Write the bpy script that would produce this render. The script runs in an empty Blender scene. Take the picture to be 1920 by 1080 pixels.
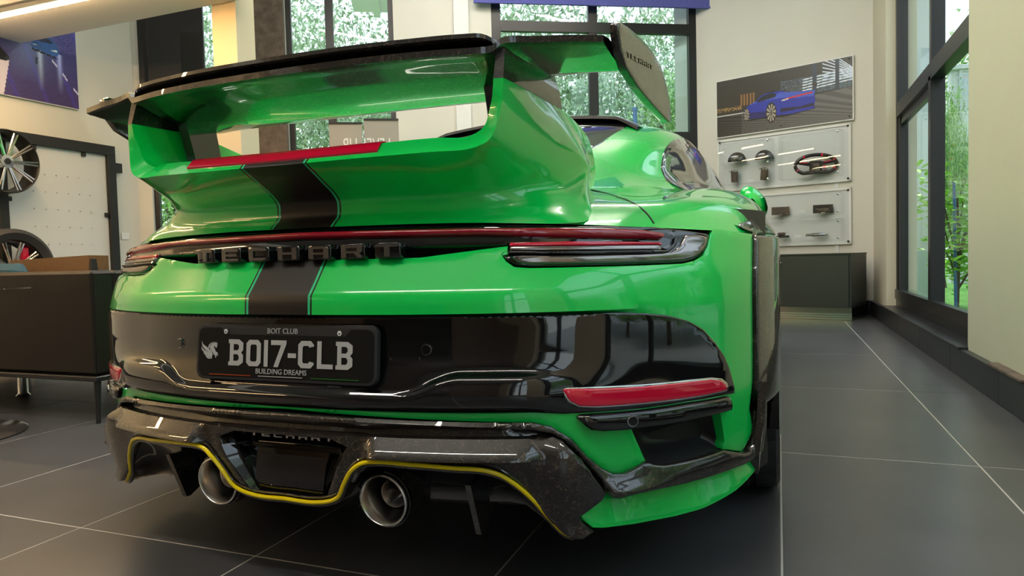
import bpy, math, random
import numpy as np
from mathutils import Vector, Matrix, geometry
from mathutils.bvhtree import BVHTree
random.seed(7); rng = np.random.RandomState(5)
sc = bpy.context.scene
COL = sc.collection
pi = math.pi

# ------------------------------------------------------------------ camera
F = 1300.0
def _u(v): v = np.array(v, float); return v/np.linalg.norm(v)
_v1 = _u([500, -70, F]); _v2 = -_u([-3380, 30, F])
_v2 = _u(_v2-_v1*np.dot(_v1, _v2)); _v3 = np.cross(_v2, _v1)
RC = np.stack([_v2, _v1, _v3], 1)              # camera (x right, y down, z forward) = RC @ world
EYE = np.array([0, 0, .70])
def ray(px, py): return RC.T @ np.array([px-960, py-540, F])
cam_d = bpy.data.cameras.new('camera'); cam = bpy.data.objects.new('camera', cam_d); COL.objects.link(cam)
r_, d_, f_ = RC.T@[1, 0, 0], RC.T@[0, 1, 0], RC.T@[0, 0, 1]
cam.matrix_world = Matrix(((r_[0], -d_[0], -f_[0], EYE[0]), (r_[1], -d_[1], -f_[1], EYE[1]), (r_[2], -d_[2], -f_[2], EYE[2]), (0, 0, 0, 1)))
cam_d.sensor_width = 36; cam_d.lens = 36*F/1920; cam_d.clip_start = .02; cam_d.clip_end = 200
sc.camera = cam

# ------------------------------------------------------------------ world, view
w = bpy.data.worlds.new('sky'); sc.world = w; w.use_nodes = True
nt = w.node_tree; nt.nodes.clear()
bg = nt.nodes.new('ShaderNodeBackground'); wo = nt.nodes.new('ShaderNodeOutputWorld')
tc = nt.nodes.new('ShaderNodeTexCoord'); sx = nt.nodes.new('ShaderNodeSeparateXYZ'); rp = nt.nodes.new('ShaderNodeValToRGB')
rp.color_ramp.elements[0].position = 0.0; rp.color_ramp.elements[0].color = (.88, .91, .93, 1)
rp.color_ramp.elements[1].position = .6; rp.color_ramp.elements[1].color = (.72, .84, 1, 1)
nt.links.new(tc.outputs['Generated'], sx.inputs[0]); nt.links.new(sx.outputs[2], rp.inputs[0])
nt.links.new(rp.outputs[0], bg.inputs[0]); bg.inputs[1].default_value = 2.3
nt.links.new(bg.outputs[0], wo.inputs[0])
sun_d = bpy.data.lights.new('sun', 'SUN'); sun_d.energy = 3.5; sun_d.angle = math.radians(12); sun_d.color = (1, .96, .88)
sun = bpy.data.objects.new('sun', sun_d); COL.objects.link(sun); sun.rotation_euler = (math.radians(38), 0, math.radians(200)); sun.location = (3, 3, 9)
sc.view_settings.view_transform = 'Standard'; sc.view_settings.look = 'None'
sc.view_settings.exposure = 0.0; sc.view_settings.gamma = 1; sc.view_settings.use_curve_mapping = False
sc.cycles.max_bounces = 8; sc.cycles.diffuse_bounces = 3; sc.cycles.glossy_bounces = 4
sc.cycles.transmission_bounces = 4; sc.cycles.transparent_max_bounces = 12
sc.cycles.sample_clamp_indirect = 6; sc.cycles.caustics_reflective = False; sc.cycles.caustics_refractive = False
sc.cycles.use_denoising = True

def area(name, loc, size, power, col, rot=(0, 0, 0)):
    l = bpy.data.lights.new(name, 'AREA'); l.shape = 'RECTANGLE'; l.size, l.size_y = size; l.energy = power; l.color = col
    o = bpy.data.objects.new(name, l); COL.objects.link(o); o.location = loc; o.rotation_euler = rot
    return o
def portal(loc, size, rot):
    o = area('window_portal', loc, size, 1, (1, 1, 1), rot); o.data.cycles.is_portal = True
    return o

# ------------------------------------------------------------------ materials
def new_mat(name):
    m = bpy.data.materials.new(name); m.use_nodes = True
    return m, m.node_tree, m.node_tree.nodes['Principled BSDF']
def pm(name, col, rough=.5, metal=0, coat=0, spec=.5, emit=None, es=0, noise=None, bump=0, trans=0, alpha=1):
    m, t, b = new_mat(name)
    b.inputs['Base Color'].default_value = (*col, 1); b.inputs['Roughness'].default_value = rough
    b.inputs['Metallic'].default_value = metal; b.inputs['Coat Weight'].default_value = coat
    b.inputs['Coat Roughness'].default_value = .02
    b.inputs['Specular IOR Level'].default_value = spec
    b.inputs['Transmission Weight'].default_value = trans
    if emit: b.inputs['Emission Color'].default_value = (*emit, 1); b.inputs['Emission Strength'].default_value = es
    if noise:
        amt, scale = noise
        tcn = t.nodes.new('ShaderNodeTexCoord'); n = t.nodes.new('ShaderNodeTexNoise'); n.inputs['Scale'].default_value = scale; n.inputs['Detail'].default_value = 6
        t.links.new(tcn.outputs['Object'], n.inputs['Vector'])
        r = t.nodes.new('ShaderNodeValToRGB')
        r.color_ramp.elements[0].position = .3; r.color_ramp.elements[1].position = .7
        r.color_ramp.elements[0].color = (*[c*(1-amt) for c in col], 1); r.color_ramp.elements[1].color = (*[min(1, c*(1+amt)) for c in col], 1)
        t.links.new(n.outputs[0], r.inputs[0]); t.links.new(r.outputs[0], b.inputs['Base Color'])
        if bump:
            bp = t.nodes.new('ShaderNodeBump'); bp.inputs['Strength'].default_value = bump; bp.inputs['Distance'].default_value = .002
            t.links.new(n.outputs[0], bp.inputs['Height']); t.links.new(bp.outputs[0], b.inputs['Normal'])
    return m
GREEN = (.002, .68, .10)
def stripe_paint():
    """clear-coated green with the matt centre stripe and its pinstripes, from the across-car coordinate"""
    m, t, b = new_mat('green_paint_with_stripe')
    tcn = t.nodes.new('ShaderNodeTexCoord'); s = t.nodes.new('ShaderNodeSeparateXYZ'); ab = t.nodes.new('ShaderNodeMath'); ab.operation = 'ABSOLUTE'
    t.links.new(tcn.outputs['Object'], s.inputs[0]); ab0 = t.nodes.new('ShaderNodeMath'); ab0.operation = 'ABSOLUTE'; t.links.new(s.outputs[0], ab0.inputs[0])
    lt = t.nodes.new('ShaderNodeMath'); lt.operation = 'LESS_THAN'; lt.inputs[1].default_value = .47; t.links.new(s.outputs[2], lt.inputs[0]); ab.operation = 'ADD'; t.links.new(ab0.outputs[0], ab.inputs[0]); t.links.new(lt.outputs[0], ab.inputs[1])
    r = t.nodes.new('ShaderNodeValToRGB'); r.color_ramp.interpolation = 'CONSTANT'
    mp = t.nodes.new('ShaderNodeMapRange'); mp.inputs[1].default_value = 0; mp.inputs[2].default_value = .2
    t.links.new(ab.outputs[0], mp.inputs[0]); t.links.new(mp.outputs[0], r.inputs[0])
    K = (.011, .009, .008, 1); T = (.03, .62, .26, 1); G = (*GREEN, 1)
    stops = [(0, K), (.0735/.2, T), (.079/.2, K), (.083/.2, G)]
    e = r.color_ramp.elements; e[0].position = 0; e[0].color = K; e[1].position = stops[1][0]; e[1].color = T
    for p, c in stops[2:]: x = e.new(p); x.color = c
    t.links.new(r.outputs[0], b.inputs['Base Color'])
    g = t.nodes.new('ShaderNodeMath'); g.operation = 'GREATER_THAN'; g.inputs[1].default_value = .0735
    t.links.new(ab.outputs[0], g.inputs[0]); t.links.new(g.outputs[0], b.inputs['Coat Weight'])
    rr = t.nodes.new('ShaderNodeMapRange'); rr.inputs[3].default_value = .42; rr.inputs[4].default_value = .22
    t.links.new(g.outputs[0], rr.inputs[0]); t.links.new(rr.outputs[0], b.inputs['Roughness'])
    b.inputs['Coat Roughness'].default_value = .015; b.inputs['Coat IOR'].default_value = 1.5
    return m
def forged(name, gloss=.12):
    m, t, b = new_mat(name)
    tcn = t.nodes.new('ShaderNodeTexCoord'); mp = t.nodes.new('ShaderNodeMapping'); mp.inputs['Scale'].default_value = (130, 150, 230)
    v = t.nodes.new('ShaderNodeTexVoronoi'); v.inputs['Scale'].default_value = 1; v.inputs['Randomness'].default_value = 1
    nz = t.nodes.new('ShaderNodeTexNoise'); nz.inputs['Scale'].default_value = 26; nz.inputs['Distortion'].default_value = 2
    t.links.new(tcn.outputs['Object'], nz.inputs['Vector'])
    mx = t.nodes.new('ShaderNodeMixRGB'); mx.inputs[0].default_value = .07; t.links.new(tcn.outputs['Object'], mx.inputs[1]); t.links.new(nz.outputs['Color'], mx.inputs[2])
    t.links.new(mx.outputs[0], mp.inputs[0]); t.links.new(mp.outputs[0], v.inputs['Vector'])
    s = t.nodes.new('ShaderNodeSeparateColor'); t.links.new(v.outputs['Color'], s.inputs[0])
    r = t.nodes.new('ShaderNodeValToRGB'); e = r.color_ramp.elements
    e[0].position = 0; e[0].color = (.006, .005, .005, 1); e[1].position = 1; e[1].color = (.085, .060, .042, 1)
    x = e.new(.6); x.color = (.010, .008, .007, 1); x = e.new(.85); x.color = (.026, .020, .015, 1)
    t.links.new(s.outputs[0], r.inputs[0]); t.links.new(r.outputs[0], b.inputs['Base Color'])
    b.inputs['Roughness'].default_value = .4; b.inputs['Specular IOR Level'].default_value = .3; b.inputs['Coat Weight'].default_value = 1; b.inputs['Coat Roughness'].default_value = .02
    b.inputs['Coat IOR'].default_value = 1.66
    return m
def glass_mat(name, col=(.93, .97, .96), refl=.04, ior=1.45):
    m, t, b = new_mat(name); t.nodes.remove(b)
    out = t.nodes['Material Output']; tr = t.nodes.new('ShaderNodeBsdfTransparent'); tr.inputs[0].default_value = (*col, 1)
    gl = t.nodes.new('ShaderNodeBsdfGlossy'); gl.inputs['Roughness'].default_value = 0.01
    lw = t.nodes.new('ShaderNodeLayerWeight'); pw = t.nodes.new('ShaderNodeMath'); pw.operation = 'POWER'; pw.inputs[1].default_value = 5
    fr = t.nodes.new('ShaderNodeMapRange'); fr.inputs[3].default_value = (ior-1)**2/(ior+1)**2; fr.inputs[4].default_value = .45; mx = t.nodes.new('ShaderNodeMixShader')
    t.links.new(lw.outputs['Facing'], pw.inputs[0]); t.links.new(pw.outputs[0], fr.inputs[0])
    t.links.new(fr.outputs[0], mx.inputs[0]); t.links.new(tr.outputs[0], mx.inputs[1]); t.links.new(gl.outputs[0], mx.inputs[2])
    t.links.new(mx.outputs[0], out.inputs[0]); return m
def vcol_mat(name, rough=.35, leaf=False):
    m, t, b = new_mat(name)
    a = t.nodes.new('ShaderNodeVertexColor'); a.layer_name = 'Col'
    t.links.new(a.outputs[0], b.inputs['Base Color']); b.inputs['Roughness'].default_value = rough
    return m
M = {}
M['green'] = stripe_paint()
M['green_plain'] = pm('green_paint', GREEN, .22, coat=1); M['green_plain'].node_tree.nodes['Principled BSDF'].inputs['Coat IOR'].default_value = 1.5
M['gloss'] = pm('gloss_black', (.006, .006, .007), .06, coat=1, spec=.2); M['gloss'].node_tree.nodes['Principled BSDF'].inputs['Coat IOR'].default_value = 1.62
M['matte'] = pm('matte_black', (.012, .012, .012), .55)
M['satin'] = pm('satin_black', (.016, .016, .017), .33)
M['carbon'] = forged('forged_carbon')
M['yellow'] = pm('yellow_pinline', (.95, .72, .0), .35, coat=.3)
M['steel'] = pm('brushed_titanium', (.72, .67, .62), .24, metal=1)
M['darksteel'] = pm('sooty_steel', (.05, .045, .04), .45, metal=.8)
M['red'] = pm('red_lens', (.60, .003, .035), .14, coat=1, emit=(1, .01, .06), es=.06)
M['redbar'] = pm('dark_red_bar_lens', (.32, .003, .02), .10, coat=1)
M['darkred'] = pm('dark_red_lens', (.16, .003, .012), .08, coat=1)
M['smoke'] = pm('smoked_lens', (.02, .008, .01), .03, coat=1, spec=1)
M['clear'] = pm('clear_lens_chrome', (.30, .27, .26), .13, metal=.85)
M['chrome'] = pm('chrome', (.75, .75, .75), .1, metal=1)
M['letter'] = pm('grey_letter_face', (.16, .14, .125), .25, metal=.6, coat=1)
M['tyre'] = pm('tyre_rubber', (.030, .030, .032), .6)
M['tint'] = pm('tinted_car_glass', (.02, .022, .026), .02, spec=1, coat=1); M['tint'].node_tree.nodes['Principled BSDF'].inputs['Coat IOR'].default_value = 1.9
M['plate'] = pm('plate_black', (.009, .009, .009), .5, spec=.15)
M['plate_frame'] = pm('plate_frame_grey', (.034, .034, .036), .5, spec=.2)
M['plate_letter'] = pm('plate_silver', (.50, .50, .50), .5)
M['white'] = pm('white_print', (.8, .8, .8), .5)
M['wall'] = pm('cream_wall_paint', (.70, .68, .63), .6, noise=(.02, 2))
M['wall_warm'] = pm('warm_cream_wall_paint', (.66, .61, .49), .6, noise=(.02, 2))
M['ceil'] = pm('ceiling_paint', (.68, .65, .64), .7)
M['frame'] = pm('black_window_frame', (.012, .012, .014), .35)
M['tile'] = pm('charcoal_floor_tile', (.076, .077, .084), .30, noise=(.14, 3.5), bump=.02)
M['grout'] = pm('pale_grout', (.50, .48, .45), .9)
M['skirt'] = pm('charcoal_skirting', (.022, .023, .026), .35, noise=(.2, 4))
M['glass'] = glass_mat('window_glass')
M['acrylic'] = glass_mat('clear_acrylic', (.97, .98, .98), ior=1.35)
M['led'] = pm('warm_led', (1, .8, .5), .5, emit=(1, .93, .82), es=132)
M['led_warm'] = pm('amber_led', (1, .7, .4), .5, emit=(1, .66, .32), es=85)
M['blind'] = pm('blue_blind', (.10, .11, .42), .8, noise=(.25, 120))
M['concrete'] = pm('brown_concrete', (.13, .095, .075), .75, noise=(.35, 14), bump=.3)
M['sofa'] = pm('brown_black_leather', (.014, .010, .008), .45, spec=.3, noise=(.15, 60), bump=.12)
M['tan'] = pm('tan_leather', (.16, .085, .035), .5, noise=(.12, 50))
M['teal'] = pm('teal_fabric', (.02, .075, .12), .8)
M['orange_wall'] = pm('cream_column_paint', (.62, .54, .40), .6)
M['leaf'] = vcol_mat('leaves', .6)
M['bark'] = pm('bark', (.10, .07, .045), .9, noise=(.3, 12))
M['grass'] = pm('grass', (.12, .34, .04), .9, noise=(.35, 9))
M['print'] = vcol_mat('poster_print', .3)
M['rackwhite'] = pm('white_panel', (.70, .72, .74), .45)
M['cab'] = pm('dark_green_grey_cabinet', (.022, .028, .026), .4)
M['brown'] = pm('brown_leather_cup', (.07, .045, .035), .5)
M['board'] = pm('beige_banner_board', (.36, .33, .29), .6)
M['exterior'] = pm('pale_exterior_render', (.62, .66, .70), .7)
M['grey'] = pm('grey_block', (.16, .16, .18), .8)
M['bluepole'] = pm('blue_painted_pole', (.05, .14, .34), .5)

# ------------------------------------------------------------------ mesh helpers
OFF = {'v': (0, 0, 0)}
def link(o, parent=None):
    COL.objects.link(o)
    if parent is not None: o.parent = parent
    return o
def mk(name, verts, faces, mat, parent=None, smooth=True, angle=35, mats=None, mi=None):
    me = bpy.data.meshes.new(name); ov = OFF['v']
    V = np.asarray(verts, float)-np.array(ov)
    me.from_pydata(V.tolist(), [], [list(map(int, f)) for f in faces]); me.update()
    for mm in (mats or [mat]): me.materials.append(mm)
    if mi is not None: me.polygons.foreach_set('material_index', mi)
    if smooth:
        me.polygons.foreach_set('use_smooth', [True]*len(me.polygons))
        me.set_sharp_from_angle(angle=math.radians(angle))
    o = bpy.data.objects.new(name, me); link(o, parent)
    return o
class MB:
    def __init__(s): s.v = []; s.f = []
    def add(s, V, Fc):
        n = len(s.v); s.v += [tuple(map(float, p)) for p in V]; s.f += [[i+n for i in f] for f in Fc]; return s
    def box(s, a, b, rot=None, c=None, bev=0):
        a = np.array(a, float); b = np.array(b, float)
        if bev <= 0:
            V = [(x, y, z) for x in (a[0], b[0]) for y in (a[1], b[1]) for z in (a[2], b[2])]
            Fc = [(0, 1, 3, 2), (4, 6, 7, 5), (0, 4, 5, 1), (2, 3, 7, 6), (0, 2, 6, 4), (1, 5, 7, 3)]
        else:
            V = []; idx = {}
            for i, x in enumerate((0, 1)):
                for j in (0, 1):
                    for k in (0, 1):
                        cn = [a[0] if i == 0 else b[0], a[1] if j == 0 else b[1], a[2] if k == 0 else b[2]]
                        sg = [1 if i == 0 else -1, 1 if j == 0 else -1, 1 if k == 0 else -1]
                        for ax in range(3):
                            p = list(cn)
                            for q in range(3):
                                if q != ax: p[q] += sg[q]*bev
                            idx[(i, j, k, ax)] = len(V); V.append(p)
            Fc = []
            for ax in range(3):
                o1, o2 = [q for q in range(3) if q != ax]
                for sd in (0, 1):
                    q4 = []
                    for (m1, m2) in ((0, 0), (1, 0), (1, 1), (0, 1)):
                        t = [0, 0, 0]; t[ax] = sd; t[o1] = m1; t[o2] = m2; q4.append(idx[(*t, ax)])
                    Fc.append(q4)
                for m1 in (0, 1):
                    for m2 in (0, 1):
                        t0 = [0, 0, 0]; t0[o1] = m1; t0[o2] = m2; t1 = list(t0); t0[ax] = 0; t1[ax] = 1
                        Fc.append([idx[(*t0, o1)], idx[(*t0, o2)], idx[(*t1, o2)], idx[(*t1, o1)]])
            for i in (0, 1):
                for j in (0, 1):
                    for k in (0, 1): Fc.append([idx[(i, j, k, q)] for q in range(3)])
        if rot is not None:
            c = np.array(c if c is not None else (a+b)/2); V = [c+rot@(np.array(p)-c) for p in V]
        return s.add(V, Fc)
    def tube(s, path, r, n=8, closed=False, cap=True):
        P = [np.array(p, float) for p in path]; m = len(P); rings = []
        up = np.array([.013, .021, 1.0])
        for i in range(m):
            d = (P[(i+1) % m]-P[i-1]) if closed else (P[min(i+1, m-1)]-P[max(i-1, 0)])
            d = d/(np.linalg.norm(d)+1e-9)
            a = np.cross(d, up)
            if np.linalg.norm(a) < .05: a = np.cross(d, [1, 0, 0])
            a /= np.linalg.norm(a); b = np.cross(a, d); rr = r[i] if hasattr(r, '__len__') else r
            rings.append([P[i]+rr*(math.cos(2*pi*k/n)*a+math.sin(2*pi*k/n)*b) for k in range(n)])
        V = [p for R_ in rings for p in R_]; Fc = []
        for i in range(m if closed else m-1):
            j = (i+1) % m
            for k in range(n): Fc.append((i*n+k, i*n+(k+1) % n, j*n+(k+1) % n, j*n+k))
        if cap and not closed: Fc += [tuple(range(n-1, -1, -1)), tuple((m-1)*n+k for k in range(n))]
        return s.add(V, Fc)
    def lathe(s, prof, c, axis='y', n=48, ang=None, mod=None):
        """prof: (radius, along)"""
        V = []; m = len(prof)
        for k in range(n):
            t = 2*pi*k/n
            for i, (r, h) in enumerate(prof):
                if mod: r = mod(r, i, k)
                a, b = r*math.cos(t), r*math.sin(t)
                p = (a, h, b) if axis == 'y' else ((h, a, b) if axis == 'x' else (a, b, h))
                V.append(np.array(c)+p)
        Fc = [(k*m+i, k*m+i+1, ((k+1) % n)*m+i+1, ((k+1) % n)*m+i) for k in range(n) for i in range(m-1)]
        if ang is not None:
            c = np.array(c); V = [c+ang@(v-c) for v in V]
        return s.add(V, Fc)
    def grid(s, G):
        nr, nc = len(G), len(G[0]); V = [p for r in G for p in r]
        return s.add(V, [(i*nc+j, i*nc+j+1, (i+1)*nc+j+1, (i+1)*nc+j) for i in range(nr-1) for j in range(nc-1)])
    def build(s, name, mat, parent=None, smooth=True, angle=35): return mk(name, s.v, s.f, mat, parent, smooth, angle)
def rotz(a): c, s = math.cos(a), math.sin(a); return np.array([[c, -s, 0], [s, c, 0], [0, 0, 1]])
def rotx(a): c, s = math.cos(a), math.sin(a); return np.array([[1, 0, 0], [0, c, -s], [0, s, c]])
def roty(a): c, s = math.cos(a), math.sin(a); return np.array([[c, 0, s], [0, 1, 0], [-s, 0, c]])
def tag(o, label=None, cat=None, group=None, kind=None):
    if label: o['label'] = label
    if cat: o['category'] = cat
    if group: o['group'] = group
    if kind: o['kind'] = kind
    return o
def empty(name, loc, rz=0):
    o = bpy.data.objects.new(name, None); link(o); o.location = loc; o.rotation_euler = (0, 0, rz); o.empty_display_size = .1
    return o
def pchip(t, P, q):
    t = np.asarray(t, float); P = np.asarray(P, float); q = np.asarray(q, float)
    h = np.diff(t); d = (P[1:]-P[:-1])/h[:, None]; n = len(t); m = np.zeros_like(P)
    if n > 2:
        w1 = (2*h[1:]+h[:-1])[:, None]; w2 = (h[1:]+2*h[:-1])[:, None]; pr = d[:-1]*d[1:]
        with np.errstate(all='ignore'): hm = (w1+w2)/(w1/d[:-1]+w2/d[1:])
        m[1:-1] = np.where(pr > 0, hm, 0); m[1:-1] = np.nan_to_num(m[1:-1])
        # blend with plain finite differences for a fairer curve
        cr = (d[:-1]*h[1:, None]+d[1:]*h[:-1, None])/(h[1:]+h[:-1])[:, None]
        m[1:-1] = .35*m[1:-1]+.65*cr
    m[0] = d[0]; m[-1] = d[-1]
    k = np.clip(np.searchsorted(t, q, side='right')-1, 0, n-2); x = ((q-t[k])/h[k])[:, None]; hk = h[k][:, None]
    return (P[k]*(2*x**3-3*x**2+1)+m[k]*hk*(x**3-2*x**2+x)+P[k+1]*(-2*x**3+3*x**2)+m[k+1]*hk*(x**3-x**2))
def pchip_b(t, P, q, br):
    if not br: return pchip(t, P, q)
    out = np.zeros((len(q),)+P.shape[1:]); cuts = [0]+list(br)+[len(t)-1]
    for a, b in zip(cuts[:-1], cuts[1:]):
        m = (q >= t[a]-1e-9) & (q <= t[b]+1e-9); out[m] = pchip(t[a:b+1], P[a:b+1], q[m])
    return out
def surf(ctrl, nr, nc, brc=()):
    C = np.array(ctrl, float)
    dr = np.linalg.norm(np.diff(C, axis=0), axis=2).mean(1)+1e-4; tr = np.r_[0, np.cumsum(dr)]
    dc = np.linalg.norm(np.diff(C, axis=1), axis=2).mean(0)+1e-4; tcs = np.r_[0, np.cumsum(dc)]
    qr = np.unique(np.concatenate([np.linspace(tr[i], tr[i+1], max(2, int(round(nr*dr[i]/tr[-1]))+1)) for i in range(len(dr))]))
    qc = np.unique(np.concatenate([np.linspace(tcs[i], tcs[i+1], max(2, int(round(nc*dc[i]/tcs[-1]))+1)) for i in range(len(dc))]))
    A = np.stack([pchip(tr, C[:, j], qr) for j in range(C.shape[1])], 1)
    return np.stack([pchip_b(tcs, A[i], qc, brc) for i in range(A.shape[0])], 0)
def inpoly(P, poly):
    x, y = P[:, 0], P[:, 1]; r = np.zeros(len(P), bool); n = len(poly)
    for i in range(n):
        x0, y0 = poly[i]; x1, y1 = poly[i-1]
        c = (y0 > y) != (y1 > y)
        with np.errstate(all='ignore'): r ^= c & (x < (x1-x0)*(y-y0)/(y1-y0+1e-12)+x0)
    return r
def segdist(P, poly, closed=True):
    A = np.array(poly, float); B = np.roll(A, -1, 0)
    if not closed: A, B = A[:-1], B[:-1]
    d = np.full(len(P), 1e9)
    for a, b in zip(A, B):
        ab = b-a; t = np.clip(((P-a)@ab)/(ab@ab+1e-12), 0, 1); d = np.minimum(d, np.linalg.norm(P-(a+t[:, None]*ab), axis=1))
    return d
def resample(poly, sp, closed=True):
    A = [np.array(p, float) for p in poly]; out = []
    n = len(A) if closed else len(A)-1
    for i in range(n):
        a, b = A[i], A[(i+1) % len(A)]; k = max(1, int(math.ceil(np.linalg.norm(b-a)/sp)))
        out += [a+(b-a)*j/k for j in range(k)]
    if not closed: out.append(A[-1])
    return np.array(out)
def smooth_line(pts, k=5):
    """fair a traced open line: spline through the points"""
    P = np.array(pts, float); t = np.r_[0, np.cumsum(np.linalg.norm(np.diff(P, axis=0), axis=1)+1e-6)]
    return pchip(t, P, np.linspace(0, t[-1], (len(P)-1)*k+1))
def patch(name, outline, fmap, sp, mat, parent, proud=.0, rnd=.006, thick=.02, extra=(), hole=None, smooth_angle=50, flip=False, disp=None):
    """a panel cut to an outline in a surface's own coordinates, laid on the surface, with rounded edge and thickness"""
    B = resample(outline, sp); keep = [0]
    for i in range(1, len(B)):
        if np.linalg.norm(B[i]-B[keep[-1]]) > sp*.15: keep.append(i)
    if np.linalg.norm(B[keep[-1]]-B[0]) < sp*.15: keep.pop()
    B = B[keep]; loops = [B]
    if hole is not None: loops.append(resample(hole, sp))
    mn, mx = B.min(0), B.max(0)
    gx, gy = np.meshgrid(np.arange(mn[0]+sp*.37, mx[0], sp), np.arange(mn[1]+sp*.41, mx[1], sp)); G = np.c_[gx.ravel(), gy.ravel()]
    G = G[inpoly(G, B)]
    if hole is not None: G = G[~inpoly(G, loops[1])]
    def dist(P):
        d = segdist(P, B)
        if hole is not None: d = np.minimum(d, segdist(P, loops[1]))
        return d
    ring = []
    if rnd > 0:
        for L in loops:
            T = np.roll(L, -1, 0)-np.roll(L, 1, 0); N = np.c_[-T[:, 1], T[:, 0]]; N /= np.linalg.norm(N, axis=1)[:, None]+1e-9
            for rr in (.3, 1.0):
                for sg in (1, -1):
                    Q = L+N*rnd*rr*sg; Q = Q[inpoly(Q, B)]
                    if hole is not None and len(Q): Q = Q[~inpoly(Q, loops[1])]
                    if len(Q):
                        d = dist(Q); ring.append(Q[d > rnd*rr*.93])
    G = G[dist(G) > max(sp*.45, rnd*1.25)] if len(G) else G
    pts = [tuple(p) for p in B]; edges = [(i, (i+1) % len(B)) for i in range(len(B))]
    if hole is not None:
        n0 = len(pts); H = loops[1]; pts += [tuple(p) for p in H]; edges += [(n0+i, n0+(i+1) % len(H)) for i in range(len(H))]
    for L in extra:
        L = resample(L, sp, False); ok = inpoly(L, B); L = L[ok]
        if len(L): ok = dist(L) > sp*.3; L = L[ok]
        n0 = len(pts); pts += [tuple(p) for p in L]; edges += [(n0+i, n0+i+1) for i in range(len(L)-1) if np.linalg.norm(L[i+1]-L[i]) < sp*1.6]
        if len(L) and len(G): G = G[segdist(G, L, False) > sp*.45]
    pts += [tuple(p) for p in G]
    for Q in ring: pts += [tuple(p) for p in Q]
    vs, es, fs, ov, oe, of = geometry.delaunay_2d_cdt([Vector(p) for p in pts], edges, [], 0, 1e-6)
    V2 = np.array([tuple(v) for v in vs]); T = np.array([f for f in fs if len(f) == 3])
    cen = V2[T].mean(1); ok = inpoly(cen, B)
    if hole is not None: ok &= ~inpoly(cen, loops[1])
    T = T[ok]
    a, b, c = V2[T[:, 0]], V2[T[:, 1]], V2[T[:, 2]]
    ar = (b[:, 0]-a[:, 0])*(c[:, 1]-a[:, 1])-(b[:, 1]-a[:, 1])*(c[:, 0]-a[:, 0])
    T = T[np.abs(ar) > 1e-9]; ar = ar[np.abs(ar) > 1e-9]
    T[ar < 0] = T[ar < 0][:, ::-1]
    d = dist(V2); x = np.clip(d/max(rnd, 1e-6), 0, 1); h = np.sqrt(np.clip(1-(1-x)**2, 0, 1)) if rnd > 0 else np.ones(len(V2))
    e = 1e-3
    P = np.array([fmap(*v) for v in V2]); Pa = np.array([fmap(v[0]+e, v[1]) for v in V2])-P; Pb = np.array([fmap(v[0], v[1]+e) for v in V2])-P
    N = np.cross(Pa, Pb); N /= np.linalg.norm(N, axis=1)[:, None]+1e-12
    if flip: N = -N; T = T[:, ::-1]
    hh = proud-rnd*.8*(1-h) if rnd > 0 else np.full(len(V2), proud)
    if disp is not None: hh = hh+np.array([disp(*v) for v in V2])
    top = P+N*hh[:, None]
    used = np.unique(T); ed = {}
    for t in T:
        for i in range(3):
            k = (t[i], t[(i+1) % 3])
            if (k[1], k[0]) in ed: del ed[(k[1], k[0])]
            else: ed[k] = 1
    V = list(top); Fc = [tuple(t) for t in T]; nv = len(V); mp = {}
    for (i, j) in ed:
        for k in (i, j):
            if k not in mp: mp[k] = len(V); V.append(P[k]+N[k]*(proud-thick))
        Fc.append((j, i, mp[i], mp[j]))
    uu = sorted(set(used.tolist()) | set(mp.values())); re = {k: i for i, k in enumerate(uu)}
    return mk(name, [V[k] for k in uu], [[re[i] for i in f] for f in Fc], mat, parent, True, smooth_angle)
def text_mesh(name, body, size, mat, parent, fm, extrude=.0008, align='CENTER', sx=1.0):
    """lettering as mesh; fm maps (x, y, depth) of the text plane to a point"""
    cu = bpy.data.curves.new(name, 'FONT'); cu.body = body; cu.size = size; cu.extrude = extrude; cu.align_x = align; cu.resolution_u = 3
    o = bpy.data.objects.new(name, cu); COL.objects.link(o); dg = bpy.context.evaluated_depsgraph_get(); dg.update()
    me = bpy.data.meshes.new_from_object(o.evaluated_get(dg)); V = [fm(v.co.x*sx, v.co.y, v.co.z) for v in me.vertices]; Fc = [list(p.vertices) for p in me.polygons]
    bpy.data.objects.remove(o); bpy.data.curves.remove(cu); bpy.data.meshes.remove(me)
    return mk(name, V, Fc, mat, parent, False)
def poly_prism(name, polys, fm, h, mat, parent, smooth=False):
    mb = MB()
    for poly in polys:
        n = len(poly); A = [fm(x, y, h) for x, y in poly]; Bt = [fm(x, y, 0) for x, y in poly]
        tri = geometry.tessellate_polygon([[Vector((x, y, 0)) for x, y in poly]])
        mb.add(A+Bt, [list(t) for t in tri]+[(i, (i+1) % n, n+(i+1) % n, n+i) for i in range(n)])
    return mk(name, mb.v, mb.f, mat, parent, smooth)

# ------------------------------------------------------------------ the setting
A_ = np.array([-.892, 8.83]); DW = _u([-.875, -.485]); NW = np.array([-DW[1], DW[0]])    # window wall: along, and inward normal
if NW[1] > 0: NW = -NW
B_ = np.array([.893, 8.18]); DP = np.array([-math.cos(math.radians(20)), math.sin(math.radians(20))]); NP = np.array([DP[1], -DP[0]])
if NP[1] > 0: NP = -NP
def onwall(P0, D, N):
    return lambda s, off, z: np.array([P0[0]+D[0]*s+N[0]*off, P0[1]+D[1]*s+N[1]*off, z])
WW = onwall(A_, DW, NW); WP = onwall(B_, DP, NP)
def wbox(mb, W, s0, s1, o0, o1, z0, z1):
    V = [W(s, o, z) for s in (s0, s1) for o in (o0, o1) for z in (z0, z1)]
    mb.add(V, [(0, 1, 3, 2), (4, 6, 7, 5), (0, 4, 5, 1), (2, 3, 7, 6), (0, 2, 6, 4), (1, 5, 7, 3)]); return mb
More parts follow.
